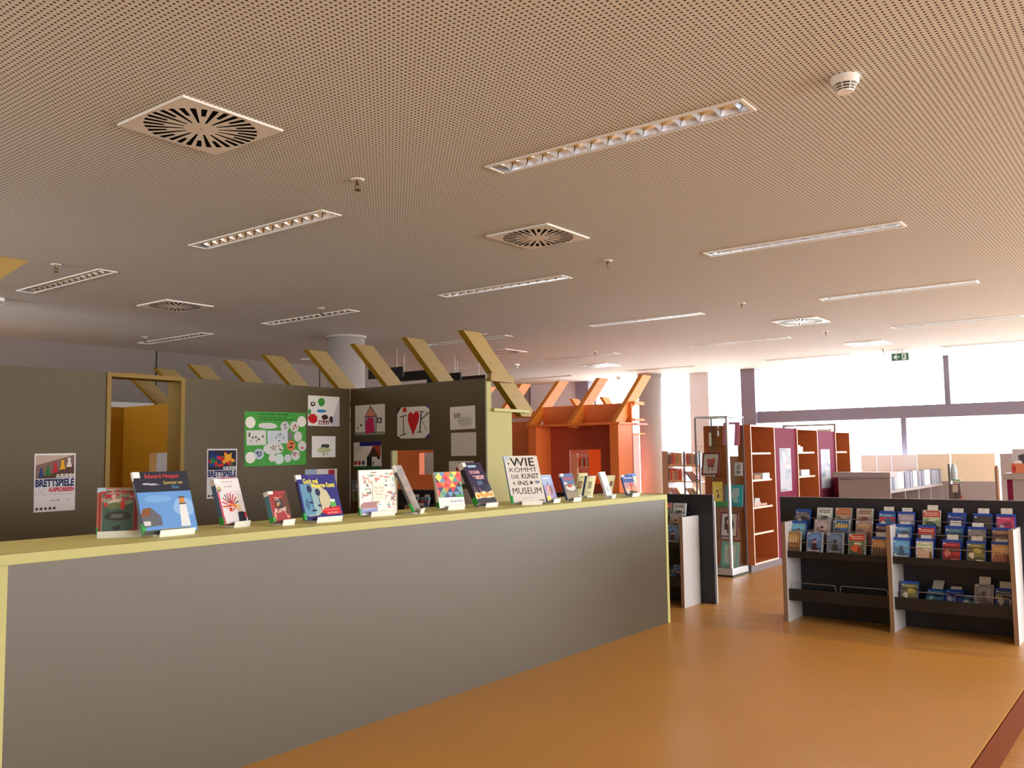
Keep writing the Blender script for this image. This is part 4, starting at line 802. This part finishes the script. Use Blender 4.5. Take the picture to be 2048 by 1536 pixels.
def film_case(kind, spec, desc, x, y, z, lean, where, group, extra=1, card=None, yawj=0.0):
    """front face at x (camera side, -x), left edge at y; leans back along +x"""
    me, h, th = case_mesh(kind); le = math.radians(lean); z = z+th*math.sin(le); yj = math.radians(yawj)
    n = Vector((math.cos(yj), math.sin(yj), 0)); ex = Vector((n.y, -n.x, 0)); ey = Vector((0,0,1))*math.cos(le)+n*math.sin(le)
    key = (kind,)+tuple(spec[:1])+(spec[2], str(spec[1]))
    for e in range(extra, -1, -1):
        o = bpy.data.objects.new('film_case', me); COL.objects.link(o)
        o.matrix_world = frame(Vector((x, y, z))+n*(0.017*e)-ex*(0.0)+Vector((0,0,0)), ex, ey)
        lab = '%s film case with %s, %s' % ({'blue':'blue-topped','clear':'clear','black':'black'}[kind], desc, where)
        if e: lab = '%s case behind %s, %s' % ('second spare' if e > 1 else 'spare', desc, where)
        tag(o, ' '.join(lab.split()[:16]), 'film case', group)
        if e == 0:
            if key not in _cases:
                _cases[key] = film_art(spec[0], spec[1], spec[2], h if kind != 'blue' else h-0.018).build('cover_sheet', o, Matrix.Translation((0.004, 0.003, 0.0)))
            else:
                c = _cases[key].copy(); COL.objects.link(c); c.parent = o; c.matrix_local = Matrix.Translation((0.004, 0.003, 0.0))
    if card:
        o = MB().box(0, 0.082, 0, h+card, -0.0012, 0).build('divider_card', M_WHITE, local=True)
        o.matrix_world = frame(Vector((x, y, z))+n*(0.017*(extra+1)+0.002)+ex*0.028, ex, ey)
        tag(o, ' '.join(('white divider card behind %s, %s' % (desc, where)).split()[:16]), 'card', 'white divider cards')
        MB().box(0.036, 0.046, h+card-0.012, h+card-0.008, 0, 0.0003).build('printed_mark', M_BLACK, o, local=True)
RX = [7.795, 7.893, 7.990]; RZ = [0.5915, 0.6935, 0.7935]
rown = ['front row', 'middle row', 'back row']
L1 = [[('clear', ((150,120,74), [(104,60,36),(230,220,180),(206,170,110)], 'plaque'), 'a gold and brown plaque', 2.912, 1, None), ('clear', ((96,130,190), [(60,24,60),(200,160,170),(220,224,236)], 'figure'), 'a figure on snow', 2.725, 2, None), ('clear', ((100,120,156), [(44,46,60),(70,64,70),(170,176,186)], 'figure'), 'a dark figure on grey', 2.548, 2, None), ('clear', ((96,120,96), [(210,40,48),(220,100,60),(236,226,200)], 'title'), 'a red title block', 2.367, 2, None), ('blue', ((190,146,104), [(120,70,56),(90,70,70),(226,196,150)], 'group'), 'a tan group of people', 2.183, 1, 0.035)],
      [('blue', ((110,176,206), [(60,110,150),(220,120,100),(226,230,230)], 'figure'), 'a turquoise beach figure', 2.895, 1, None), ('clear', ((170,160,170), [(70,36,36),(206,170,160),(90,60,70)], 'figure'), 'a dark-haired figure', 2.688, 1, None), ('clear', ((70,110,170), [(60,50,44),(110,90,60),(236,206,80)], 'arch'), 'yellow arched letters', 2.523, 2, None), ('clear', ((170,140,136), [(150,60,60),(80,80,110),(226,210,120)], 'group'), 'a red-brown group', 2.332, 1, None), ('blue', ((120,90,110), [(90,50,60),(70,70,100),(206,200,210)], 'scene'), 'a purple street scene', 2.168, 1, 0.0)],
      [('blue', ((60,80,120), [(150,140,130),(40,44,60),(200,196,190)], 'scene'), 'a navy skyline', 2.887, 1, None), ('clear', ((190,200,206), [(226,230,232),(120,100,110),(70,76,90)], 'title'), 'a white title panel', 2.693, 1, None), ('clear', ((150,140,130), [(206,110,40),(80,60,60),(190,170,150)], 'title'), 'an orange upper half', 2.531, 2, None), ('clear', ((176,160,150), [(190,176,164),(150,110,100),(120,60,56)], 'title'), 'beige lettering', 2.351, 1, None), ('blue', ((70,130,190), [(200,60,60),(60,110,150),(226,230,236)], 'scene'), 'a sea-blue scene', 2.164, 2, 0.035)]]
L2 = [[('blue', ((96,160,206), [(60,90,130),(40,60,90),(236,240,244)], 'figure'), 'a diver on pale blue', 2.012, 2, 0.03), ('blue', ((206,210,196), [(120,80,70),(200,170,150),(110,180,80)], 'group'), 'green letters on white', 1.835, 2, 0.03), ('blue', ((170,50,60), [(120,36,50),(90,60,64),(190,120,120)], 'scene'), 'a red scene', 1.637, 1, 0.04), ('blue', ((120,120,76), [(90,84,56),(190,180,80),(216,210,190)], 'scene'), 'an olive landscape', 1.46, 1, 0.035), ('blue', ((200,160,100), [(100,60,56),(150,90,80),(226,206,170)], 'group'), 'a sandy crowd', 1.287, 1, 0.02)],
      [('blue', ((100,150,190), [(80,120,160),(60,80,110),(190,206,216)], 'scene'), 'a light blue coast', 2.017, 2, 0.03), ('blue', ((150,90,84), [(190,40,50),(90,70,60),(226,200,190)], 'title'), 'a red upper band', 1.837, 2, None), ('blue', ((70,120,150), [(50,90,120),(40,60,80),(150,180,190)], 'scene'), 'a teal night scene', 1.63, 2, 0.04), ('blue', ((140,140,150), [(110,100,120),(80,80,90),(206,200,206)], 'figure'), 'a grey portrait', 1.465, 1, 0.03), ('blue', ((170,140,124), [(110,90,100),(150,110,90),(210,196,180)], 'scene'), 'a desert scene', 1.291, 1, 0.0)],
      [('blue', ((160,156,170), [(70,60,70),(120,100,104),(206,204,210)], 'group'), 'riders on grey', 2.012, 1, 0.03), ('clear', ((170,190,150), [(206,60,66),(70,100,70),(216,220,206)], 'title'), 'a red frame on green', 1.815, 1, 0.04), ('blue', ((60,80,150), [(50,60,110),(40,50,90),(150,160,210)], 'scene'), 'a dark blue night sky', 1.626, 2, 0.035), ('blue', ((70,64,64), [(50,46,50),(110,110,120),(150,170,200)], 'figure'), 'a black and ice-blue face', 1.433, 1, 0.04), ('blue', ((190,60,110), [(206,90,130),(150,40,90),(220,190,206)], 'scene'), 'a pink cover', 1.273, 1, 0.045)]]
for bay, L in (('left bay of the right rack', L1), ('right bay of the right rack', L2)):
    for r in (2, 1, 0):
        for kind, spec, desc, y, ex_, card in L[r]:
            film_case(kind, spec, desc, RX[r], y, RZ[r], 14, '%s, %s' % (rown[r], bay), 'film cases on the right rack', ex_, card, R_(-2, 2))
# lower tray, right bay: a few cases and cards lying back
for n, (kind, spec, desc, x, y, lean, card) in enumerate((('blue', L2[0][3][1], 'a mottled olive picture', 7.88, 1.985, 18, None), ('blue', L2[1][2][1], 'a teal picture lying back', 7.87, 1.80, 55, 0.10), ('blue', L2[2][2][1], 'a night picture lying back', 7.88, 1.66, 52, 0.03), ('blue', L2[1][0][1], 'a coast picture lying flat', 7.87, 1.545, 66, None), ('clear', L2[1][3][1], 'a grey portrait in shade', 7.89, 1.44, 24, 0.06), ('blue', L1[2][0][1], 'a skyline in shade', 7.89, 1.295, 26, 0.05))):
    film_case(kind, spec, desc, x, y, 0.232, lean, 'lower tray, right bay', 'film cases in the lower tray', 0, card)
# left rack: the cases that show past the counter end and through the house opening
for r in (2, 1, 0):
    for n, (y, sp) in enumerate(((4.165+0.012*r, 1), (4.345, 3), (7.36, 0), (7.17, 2), (6.98, 3), (6.79, 1), (7.65, 4), (7.83, 2))):
        kind, spec, desc, _, _, _ = (L1[r] if n % 2 == 0 else L1[(r+1) % 3])[sp]
        wv = ('by its white panel', 'by the counter', '4th through house opening', '3rd through house opening', '2nd through house opening', '1st through house opening', '5th through house opening', '6th through house opening')[n]
        film_case('clear', spec, desc, RX[r]+0.15, y, RZ[r], 14, 'left rack %s, %s' % (rown[r], wv), 'film cases on the left rack', 1 if r == 2 else 0, 0.03 if n > 1 else None)
for n, y in enumerate((4.17, 4.33)): film_case('clear', L1[0][n+1][1], 'a pale cover', 8.03, y, 0.207, 30+20*n, 'lower tray of the left rack, %s' % ('right' if n == 0 else 'left'), 'film cases on the left rack', 0, None)

# ------------------------------------------------------------------ glass showcase
t = thing('glass_showcase', 'tall glass showcase with aluminium corner post and framed pictures inside', 'showcase', (10.35, 4.65, 0))
gx0, gx1, gy0, gy1 = 10.13, 10.61, 4.43, 4.87
MB().box(gx0, gx1, gy0, gy1, 0.0, 0.02).build('foot', M_BLACK, t)
MB().box(gx0, gx1, gy0, gy1, 0.0205, 0.10).build('base', M_ALU, t, bev=0.004)
MB().box(gx0, gx1, gy0, gy1, 1.905, 1.925).build('top_frame', M_ALU, t, bev=0.003)
MB().lathe([(0.022, 0.101), (0.022, 1.9045)], gx0+0.022, gy0+0.022, 14).build('corner_post', M_ALU, t, smooth=False)
for x, y in ((gx0, gy1-0.016), (gx1-0.016, gy0), (gx1-0.016, gy1-0.016)): MB().box(x, x+0.016, y, y+0.016, 0.101, 1.9045).build('corner_post', M_PLINTH, t)
MB().box(gx0+0.004, gx0+0.010, gy0+0.046, gy1-0.018, 0.102, 1.903).build('pane', M_CASEGLASS, t)
MB().box(gx0+0.046, gx1-0.018, gy0+0.004, gy0+0.010, 0.102, 1.903).build('pane', M_CASEGLASS, t)
MB().box(gx1-0.012, gx1-0.006, gy0+0.018, gy1-0.018, 0.102, 1.903).build('pane', M_CASEGLASS, t)
SHZ = [E(-1.035), E(-0.658), E(-0.287), E(0.086)]
for z in SHZ:
    s_ = MB().box(gx0+0.05, gx1-0.02, gy0+0.05, gy1-0.02, z-0.006, z).build('glass_shelf', M_CASEGLASS, t)
    MB().box(gx0+0.012, gx0+0.02, gy1-0.03, gy1-0.02, z-0.012, z+0.002).build('shelf_clip', M_ALU, t)
def leaning(name, label, cat, x, yl, z, w, h, th, lean, art, col, group='pictures in the glass showcase', yaw=0):
    le = math.radians(lean); yj = math.radians(yaw); n = Vector((math.cos(yj), math.sin(yj), 0)); ex = Vector((n.y, -n.x, 0)); ey = Vector((0,0,1))*math.cos(le)+n*math.sin(le)
    o = MB().box(0, w, 0, h, -th, 0).build(name, mat(name+'_board', C(*col), 0.6), local=True, bev=0.001)
    tag(o, label, cat, group); o.matrix_world = frame((x, yl, z+0.001), ex, ey)
    if art: art.build('picture', o, Matrix.Translation((0, 0, 0.0002)))
    return o
def pic(w, h, border, paper, blobs, bw=0.1):
    a = Art(w, h, border); a.rect(bw, bw*w/h, 1-bw, 1-bw*w/h, paper)
    for b in blobs: a.ell(*b)
    return a
leaning('framed_picture', 'pink framed picture on the top glass shelf of the showcase', 'picture', 10.38, 4.62, SHZ[3], 0.215, 0.29, 0.008, 10, pic(.215,.29,(214,110,150),(222,140,170),[(.5,.55,.2,.28,(180,90,120),12,.1),(.5,.62,.12,.14,(226,170,186),12,.1)],.05), (200,100,140))
leaning('paper_roll', 'small rolled paper leaning on the top glass shelf', 'paper', 10.33, 4.775, SHZ[3], 0.03, 0.17, 0.02, 18, None, (226,214,190), yaw=25)
leaning('framed_picture', 'dark red framed drawing of two pink figures on the second shelf', 'picture', 10.23, 4.845, SHZ[2]+0.012, 0.23, 0.285, 0.012, 14, pic(.23,.285,(130,34,60),(226,214,206),[(.4,.60,.14,.14,(206,90,100),10,.15),(.62,.62,.14,.14,(206,90,100),10,.15),(.5,.46,.24,.10,(200,80,96),10,.2),(.42,.38,.08,.05,(60,60,120),8,.2),(.6,.38,.08,.05,(60,60,120),8,.2),(.4,.25,.05,.08,(206,110,110),8,.2),(.62,.25,.05,.08,(206,110,110),8,.2)],.09), (120,30,54))
leaning('picture_stand', 'narrow white ledge under the dark red framed drawing', 'stand', 10.20, 4.82, SHZ[2], 0.16, 0.012, 0.03, 0, None, (236,226,214))
leaning('framed_picture', 'small grey pencil portrait on the second showcase shelf', 'picture', 10.42, 4.49, SHZ[2], 0.10, 0.165, 0.006, 6, pic(.10,.165,(196,196,196),(206,206,204),[(.5,.62,.25,.2,(150,150,152),10,.2),(.45,.28,.3,.12,(120,120,124),9,.3)],.06), (190,190,190))
leaning('framed_picture', 'yellow picture with dark dots on the third showcase shelf', 'picture', 10.34, 4.755, SHZ[1], 0.125, 0.30, 0.006, 8, pic(.125,.30,(226,186,70),(226,190,80),[(.45,.62,.10,.05,(70,50,50),8,.1),(.75,.66,.09,.05,(190,130,60),8,.1),(.55,.42,.14,.09,(130,50,60),9,.3)],.05), (220,180,60), yaw=20)
leaning('framed_picture', 'turquoise picture with a white silhouette on the third showcase shelf', 'picture', 10.36, 4.60, SHZ[1], 0.225, 0.265, 0.008, 6, pic(.225,.265,(40,160,176),(50,166,180),[(.55,.55,.22,.28,(196,220,222),12,.15),(.65,.75,.14,.12,(200,222,224),9,.2),(.6,.28,.16,.10,(196,220,222),9,.2)],.04), (36,150,166))
leaning('book', 'flat green book standing on its edge in front of the turquoise picture', 'book', 10.26, 4.73, SHZ[1], 0.20, 0.062, 0.014, 4, None, (46,150,66), group='books in the showcase')
leaning('framed_picture', 'dark red framed ink portrait with long hair on the lowest shelf', 'picture', 10.30, 4.655, SHZ[0]+0.01, 0.225, 0.30, 0.012, 10, pic(.225,.30,(120,36,64),(222,212,210),[(.45,.72,.24,.13,(80,30,44),10,.2),(.32,.5,.10,.22,(90,36,50),9,.3),(.68,.5,.09,.2,(90,36,50),9,.3),(.47,.62,.12,.10,(226,206,200),10,.1),(.5,.36,.20,.10,(96,40,60),9,.3),(.48,.22,.08,.08,(90,40,56),8,.3)],.08), (110,30,56))
leaning('picture_stand', 'white ledge under the dark red ink portrait', 'stand', 10.27, 4.62, SHZ[0], 0.13, 0.010, 0.03, 0, None, (236,226,214))
leaning('framed_picture', 'mint green framed picture at the bottom of the showcase', 'picture', 10.30, 4.66, 0.101, 0.225, 0.30, 0.008, 14, pic(.225,.30,(120,190,180),(196,216,210),[(.5,.55,.2,.25,(206,180,176),10,.2),(.5,.35,.16,.14,(190,200,196),9,.2)],.18), (110,180,170))

# ------------------------------------------------------------------ orange shelf row
EX = [10.62, 11.425, 12.26, 13.12, 13.94, 14.66]; SY0, SY1 = 4.35, 4.98; SZ0, SZ1 = E(-1.385), E(0.342)
SY0s = [4.35, 4.37, 4.35, 4.37, 4.35]
t0 = thing('shelf_plinth', 'grey recessed plinth under the row of orange and magenta shelves', 'plinth', (12.6, 4.7, 0))
MB().box(EX[0]+0.03, EX[-1], SY0+0.06, SY1-0.02, 0, SZ0-0.0005).build('board', M_PLINTH, t0)
SHV = [E(-0.005), E(-0.343), E(-0.682), E(-1.006)]
for i in range(5):
    x0, x1, y0 = EX[i]+0.0005, EX[i+1]-0.0005, SY0s[i]
    zt = SZ1-0.009*i
    if i % 2 == 0:
        t = thing('shelf_unit', 'open orange shelf unit, %s in the row' % ('first and nearest', '', 'middle one between the magenta panels', '', 'last and farthest')[i], 'shelf', ((x0+x1)/2, 4.7, SZ0), group='orange shelf units')
        for xa in (x0, x1-0.022):
            s_ = MB().box(xa, xa+0.022, y0+0.003, SY1, SZ0, zt).build('side_panel', M_ORSHELF, t)
            MB().box(xa, xa+0.022, y0, y0+0.0025, SZ0, zt).build('edge_band', M_EDGE, s_)
        MB().box(x0+0.0225, x1-0.0225, SY1-0.012, SY1, SZ0, zt).build('back_board', M_SHELFBACK, t)
        for nm, za in (('top_board', zt-0.022), ('bottom_board', SZ0)):
            s_ = MB().box(x0+0.0225, x1-0.0225, y0+0.003, SY1-0.0125, za, za+0.022).build(nm, M_ORSHELF, t)
            MB().box(x0+0.0225, x1-0.0225, y0, y0+0.0025, za, za+0.022).build('edge_band', M_EDGE, s_)
        for za in SHV:
            s_ = MB().box(x0+0.0225, x1-0.07, y0+0.035, SY1-0.0125, za-0.024, za).build('shelf_board', M_ORSHELF, t)
            MB().box(x0+0.0225, x1-0.07, y0+0.032, y0+0.0345, za-0.024, za).build('edge_band', M_EDGE, s_)
    else:
        t = thing('cupboard_unit', 'closed magenta panel unit carrying a grey poster, the %s of two' % ('nearer' if i == 1 else 'farther'), 'cupboard', ((x0+x1)/2, 4.7, SZ0), group='magenta panel units')
        MB().box(x0, x1, y0+0.02, SY1, SZ0, zt-0.012).build('carcass', M_ORSHELF, t)
        MB().box(x0+0.002, x1-0.002, y0, y0+0.0195, SZ0, zt-0.012).build('door', M_MAGENTA, t)
def grey_poster(seed):
    a = Art(0.42, 0.575, (180,184,198)); rnd = random.Random(seed)
    for k in range(18): a.ell(rnd.uniform(.1,.9), rnd.uniform(.12,.95), rnd.uniform(.08,.3), rnd.uniform(.03,.12), rnd.choice([(164,172,192),(188,194,206),(154,164,188),(174,180,190),(196,196,202)]), 10, .3)
    a.line(0.50,0.80,0.85,0.97,0.03,(170,176,190)); a.scribble(0.05,0.02,0.55,0.06,(90,90,110),1); return a
sheet('poster', 'silvery grey poster on the nearer magenta panel', 'poster', (11.625, 4.3685, E(-0.527)), (1,0,0), 0.42, 0.575, grey_poster(1), 'grey posters on magenta panels')
sheet('poster', 'silvery grey poster on the farther magenta panel', 'poster', (13.28, 4.3685, E(-0.545)), (1,0,0), 0.42, 0.575, grey_poster(2), 'grey posters on magenta panels')
def carton(label, x0, x1, z, h, col, y=4.42, d=0.14, name='box', cat='box'):
    t = thing(name, label, cat, ((x0+x1)/2, y+d/2, z), group='small boxes on the orange shelves')
    MB().box(x0, x1, y, y+d, z+0.0005, z+h).build('carton', mat('carton_card', C(*col), 0.6), t, bev=0.002)
    a = Art((x1-x0)*0.6, h*0.5); a.scribble(0.05,0.1,0.95,0.9,tuple(int(c*0.75) for c in col),2); a.build('printed_label', t, frame((-(x1-x0)*0.3, -d/2-0.0004, h*0.25), (1,0,0), (0,0,1)))
carton('brown box on the second shelf of the nearest orange unit', 10.86, 11.07, SHV[1], 0.055, (150,96,44))
carton('white box on the second shelf of the nearest orange unit', 11.10, 11.33, SHV[1], 0.075, (226,232,232), 4.40)
carton('grey card box at the bottom of the small stack on the third shelf', 10.84, 11.05, SHV[2], 0.05, (196,170,160))
carton('pale grey box on top of the small stack on the third shelf', 10.86, 11.02, SHV[2]+0.0505, 0.05, (190,190,192))
carton('flat beige box lying right of the small stack on the third shelf', 11.07, 11.26, SHV[2], 0.028, (206,170,150))
carton('white box on the upper shelf of the middle orange unit', 12.32, 12.52, SHV[0], 0.095, (232,232,236), 4.40)
carton('small beige box next to the white box on the upper shelf, middle unit', 12.54, 12.68, SHV[0], 0.075, (206,180,170))
carton('dark box end left of the white box, lower shelf of the middle unit', 12.33, 12.50, SHV[1], 0.06, (50,46,60))
carton('white box on the lower shelf of the middle orange unit', 12.53, 12.86, SHV[1], 0.085, (226,226,238), 4.40)
t = thing('side_cupboard', 'dark magenta cupboard end beside the grey media cabinet', 'cupboard', (14.1, 4.25, 0))
MB().box(13.6, 14.55, 4.215, 4.30, 0.02, E(-0.38)).build('door', M_MAGENTA, t)
# open wall-height easel frame standing behind the shelf row
t = thing('display_easel', 'grey wooden display frame sticking up behind the orange shelf row', 'easel', (16.2, 5.5, 0))
for y in (5.05, 5.98): MB().box(16.2, 16.24, y, y+0.03, 0, E(0.49)).build('post', M_PLINTH, t)
MB().box(16.2, 16.24, 5.0805, 5.9795, E(0.46), E(0.49)).build('top_bar', M_PLINTH, t)
MB().box(16.21, 16.23, 5.13, 5.93, E(0.26), E(0.40)).build('panel', M_GREYLAM, t)

# ------------------------------------------------------------------ steel bookcase near the far column
t = thing('steel_bookcase', 'steel bookcase with rows of books below the bright windows', 'bookcase', (14.1, 6.95, 0))
by = [7.36, 7.26, 6.955, 6.68, 6.58]
MB().box(14.0, 14.28, 7.25, 7.36, 0, E(0.04)).build('end_panel', M_GREYLAM, t)
for y in (6.945, 6.655): MB().box(14.0, 14.04, y-0.012, y+0.012, 0, E(0.035)).build('upright', M_FLAREFRAME, t)
BZ = [E(-0.21), E(-0.48), E(-0.76), E(-1.05)]
for b, (ya, yb_) in enumerate(((6.96, 7.248), (6.67, 6.93))):
    for z in BZ: MB().box(13.99, 14.28, ya, yb_, z-0.022, z).build('shelf', M_WHITE, t)
bc = [(226,216,160),(220,120,130),(190,206,232),(236,230,220),(170,150,170),(130,140,180),(240,200,190),(206,196,226),(226,160,160),(240,236,190),(160,200,220)]  # haze of the window flare mixed into these book colours
BM = [mat('hazed_book_cloth', C(*c), 0.5) for c in bc]
bk_n = 0; _cnt = {}
def shelf_book(y, z, w, h, mi, lean, where, dep=0.16):
    global bk_n
    bk_n += 1
    le = math.radians(lean)
    t = MB().box(0, w, 0, h, -dep, 0).build('book', BM[mi % len(BM)], local=True)
    ex = Vector((0,-1,0))*math.cos(le)-Vector((0,0,1))*math.sin(le); ey = Vector((0,0,1))*math.cos(le)+Vector((0,-1,0))*math.sin(le)*(-1)
    ey = Vector((0, math.sin(le), math.cos(le))); ex = Vector((0, -math.cos(le), math.sin(le)))
    t.matrix_world = frame((14.02, y, z+0.0008), ex, ey)
    MB().box(0, w, h*0.80, h*0.93, 0, 0.0006).build('spine_label', BM[1] if mi % 2 else BM[3], t, local=True)
    MB().box(0, w, 0.0, h*0.12, 0, 0.0006).build('class_label', BM[9] if mi % 3 else M_WHITE, t, local=True)
    tag(t, None, 'book', 'library books in the steel bookcase')
    _cnt[where] = _cnt.get(where, 0)+1
    t['label'] = '%s library book in the steel bookcase, %s from left, %s' % ('upright' if abs(lean) < 5 else 'leaning', ordinal(_cnt[where]), where)
for b, (ya, yb_) in enumerate(((6.975, 7.24), (6.69, 6.925))):
    for k, z in enumerate(BZ[:3]):
        wh = '%s bay, %s shelf' % (('left', 'right')[b], ('top', 'second', 'third')[k])
        y = yb_-0.006; n = 0
        if k == 2 or (k == 1 and b == 1):
            for n in range(4): shelf_book(yb_-0.10-0.045*n, z+0.0, 0.02, 0.20, n+2*b+3*k, 38, wh)
        else:
            while y > ya+0.03:
                w = random.choice((0.014, 0.018, 0.022, 0.03)); shelf_book(y, z, w, random.uniform(0.19, 0.225), random.randrange(11), 0, wh); y -= w+0.0012

# ------------------------------------------------------------------ grey media cabinet, screens and far right furniture
t = thing('media_cabinet', 'long warm grey media cabinet with overhanging top and open compartments', 'cabinet', (14.7, 3.8, 0))
cx0, cx1, cy0, cy1 = 13.19, 16.50, 3.39, 4.10; ct = E(-0.305)
MB().box(cx0, cx0+0.03, cy0, cy1, 0, ct-0.075).build('end_panel', M_CABGREY, t)
MB().box(cx0-0.05, cx0+0.28, cy0-0.02, cy1+0.06, ct-0.0745, ct).build('top_board', M_CABGREY, t, bev=0.003)
MB().box(cx0-0.002, cx0-0.0005, cy1-0.20, cy1-0.02, ct-0.112, ct-0.095).build('label_holder', M_PLINTH, t)
MB().box(cx0+0.03, cx1, cy0+0.36, cy1, 0, E(-0.56)).build('carcass', M_CABGREY, t)
MB().box(cx0+0.03, cx1, cy0, cy0+0.359, E(-0.60), E(-0.56)).build('shelf', M_CABGREY, t)
xd = [13.25, 13.655, 14.06, 14.60, 14.865, 15.33, 15.70, 16.50]
for x in (14.03, 14.85, 15.66, 16.47): MB().box(x, x+0.03, cy0+0.01, cy0+0.359, 0, E(-0.60)).build('divider', M_CABGREY, t)
MB().box(cx0+0.03, cx1, cy0+0.01, cy0+0.359, 0.08, 0.10).build('bottom_board', M_CABGREY, t)
cdm = [mat('cd_spine', C(*c), 0.35) for c in ((120,130,160),(90,100,136),(150,156,180),(70,76,100),(176,180,196))]
for b, (xa, xb, w) in enumerate(((13.255, 13.65, 0), (13.66, 14.04, 1), (14.06, 14.59, 0), (14.60, 14.85, 1), (14.87, 15.32, 0), (15.33, 15.68, 1), (15.71, 16.48, 0))):
    if w:
        o = MB().box(xa, xb, cy0+0.02, cy0+0.03, E(-0.558), E(-0.318)).build('cd_divider', M_CREAM); tag(o, 'cream divider panel between cd rows on the grey cabinet, %s from the left' % nth[b//2], 'panel', 'cream divider panels')
    else:
        x = xa; n = 0
        while x < xb-0.02:
            ww = random.choice((0.024, 0.03, 0.036))
            o = MB().box(x, x+ww-0.002, cy0+0.015, cy0+0.155, E(-0.559), E(-0.559)+random.uniform(0.225, 0.238)).build('cd_case', cdm[random.randrange(5)])
            n += 1; tag(o, 'blue-grey cd case on the grey cabinet, %s from left in its %s block' % (ordinal(n), nth[b//2]), 'cd case', 'cd cases on the grey cabinet'); x += ww
# screens in front of the window
t = thing('office_screen', 'low white and cream screen wall with grey lower half before the window', 'screen', (16.6, 3.4, 0)); k = 16.6/16.0
def scr(ya, yb_, z0, z1, m, nm, d=0.0): MB().box(16.58+d, 16.62+d, yb_*k+0.004, ya*k-0.004, z0, z1).build(nm, m, t)
M_SCRW = mat('pale_blue_screen', C(240,242,250), 0.6)
for ya, yb_ in ((4.572, 4.305), (4.305, 4.065), (4.065, 3.66)): scr(ya, yb_, 0.0, E(-0.078), M_SCRW, 'panel')
for ya, yb_ in ((3.66, 3.155), (3.145, 2.50)): scr(ya, yb_, E(-0.535), E(-0.070), M_CREAM, 'upper_panel'); scr(ya, yb_, 0.0, E(-0.536), M_CABGREY, 'lower_panel')
scr(2.44, 1.2, 0, E(-0.075), M_CABGREY, 'panel', 0.03)
t = thing('brochure_stand', 'grey brochure stand with a clear pot and green tray before the cream screen', 'stand', (14.2, 2.78, 0))
MB().box(14.2, 14.3, 2.69, 2.86, 0.0, 0.03).build('base', M_PLINTH, t); MB().box(14.27, 14.30, 2.83, 2.855, 0.031, E(-0.21)).build('post', M_PLINTH, t)
MB().box(14.22, 14.30, 2.69, 2.829, E(-0.45), E(-0.435)).build('tray', M_GREENLABEL, t)
MB().box(14.25, 14.27, 2.69, 2.829, 0.4, E(-0.50)).build('brochure_panel', M_PLINTH, t)
for n, (y, z, c) in enumerate(((2.80, E(-0.62), (206,190,180)), (2.77, E(-0.70), (90,80,90)), (2.74, E(-0.80), (190,120,110)))):
    leaning('brochure', 'brochure standing in the grey stand, %s from the top' % nth[n], 'brochure', 14.235, y, z, 0.07, 0.14, 0.003, 8, None, c, group='brochures in the stand')
    MB().box(14.215, 14.249, y-0.07, y, z-0.008, z-0.001).build('pocket', M_PLINTH, t)
pot = MB().lathe([(0.045, E(-0.4345)), (0.052, E(-0.33)), (0.030, E(-0.23)), (0.02, E(-0.20)), (0.0195, E(-0.199))], 14.245, 2.775, 16).build('dispenser_bottle', mat('clear_bottle_plastic', C(170,190,200), 0.2))
tag(pot, 'translucent bottle standing on the green tray of the brochure stand', 'bottle')
t = thing('screen_post', 'brown-grey post with rounded top beside the right screen', 'post', (14.6, 2.27, 0))
MB().lathe([(0.03, 0), (0.03, E(-0.27)), (0.012, E(-0.24)), (0.010, E(-0.235))], 14.6, 2.27, 14).build('pole', M_PLY, t)
t = thing('corner_cabinet', 'grey cabinet with magenta side and overhanging top at the right edge', 'cabinet', (12.7, 1.6, 0))
MB().box(12.54, 13.4, 1.05, 1.783, 0, E(-0.378)).build('carcass', M_CABGREY, t)
MB().box(12.54, 13.4, 1.784, 1.845, 0, E(-0.378)).build('side_door', M_MAGENTA, t)
MB().box(12.48, 13.45, 1.0, 1.875, E(-0.3775), E(-0.302)).build('top_board', M_CABGREY, t, bev=0.003)
carton2 = leaning('picture_book', 'orange and red picture book standing on the grey corner cabinet', 'book', 12.62, 1.80, E(-0.302), 0.24, 0.12, 0.012, 8, pic(.24,.12,(206,110,70),(214,130,90),[(.12,.45,.10,.4,(190,50,60),8,.1),(.7,.5,.12,.25,(150,70,60),9,.3)],.02), (200,100,70), group='books on the corner cabinet')
a = pic(0.36,0.30,(206,206,210),(190,190,196),[(.4,.6,.25,.22,(70,70,76),12,.35),(.65,.75,.2,.12,(90,90,96),10,.3),(.2,.4,.14,.16,(236,236,240),10,.4),(.6,.3,.3,.2,(60,60,66),10,.4),(.3,.15,.2,.08,(230,230,232),9,.3)],.03)
leaning('picture_board', 'black and white photo board behind the books at the right edge', 'picture', 13.0, 1.84, E(-0.302), 0.36, 0.23, 0.006, 4, a, (200,200,206), group='boards on the corner cabinet')
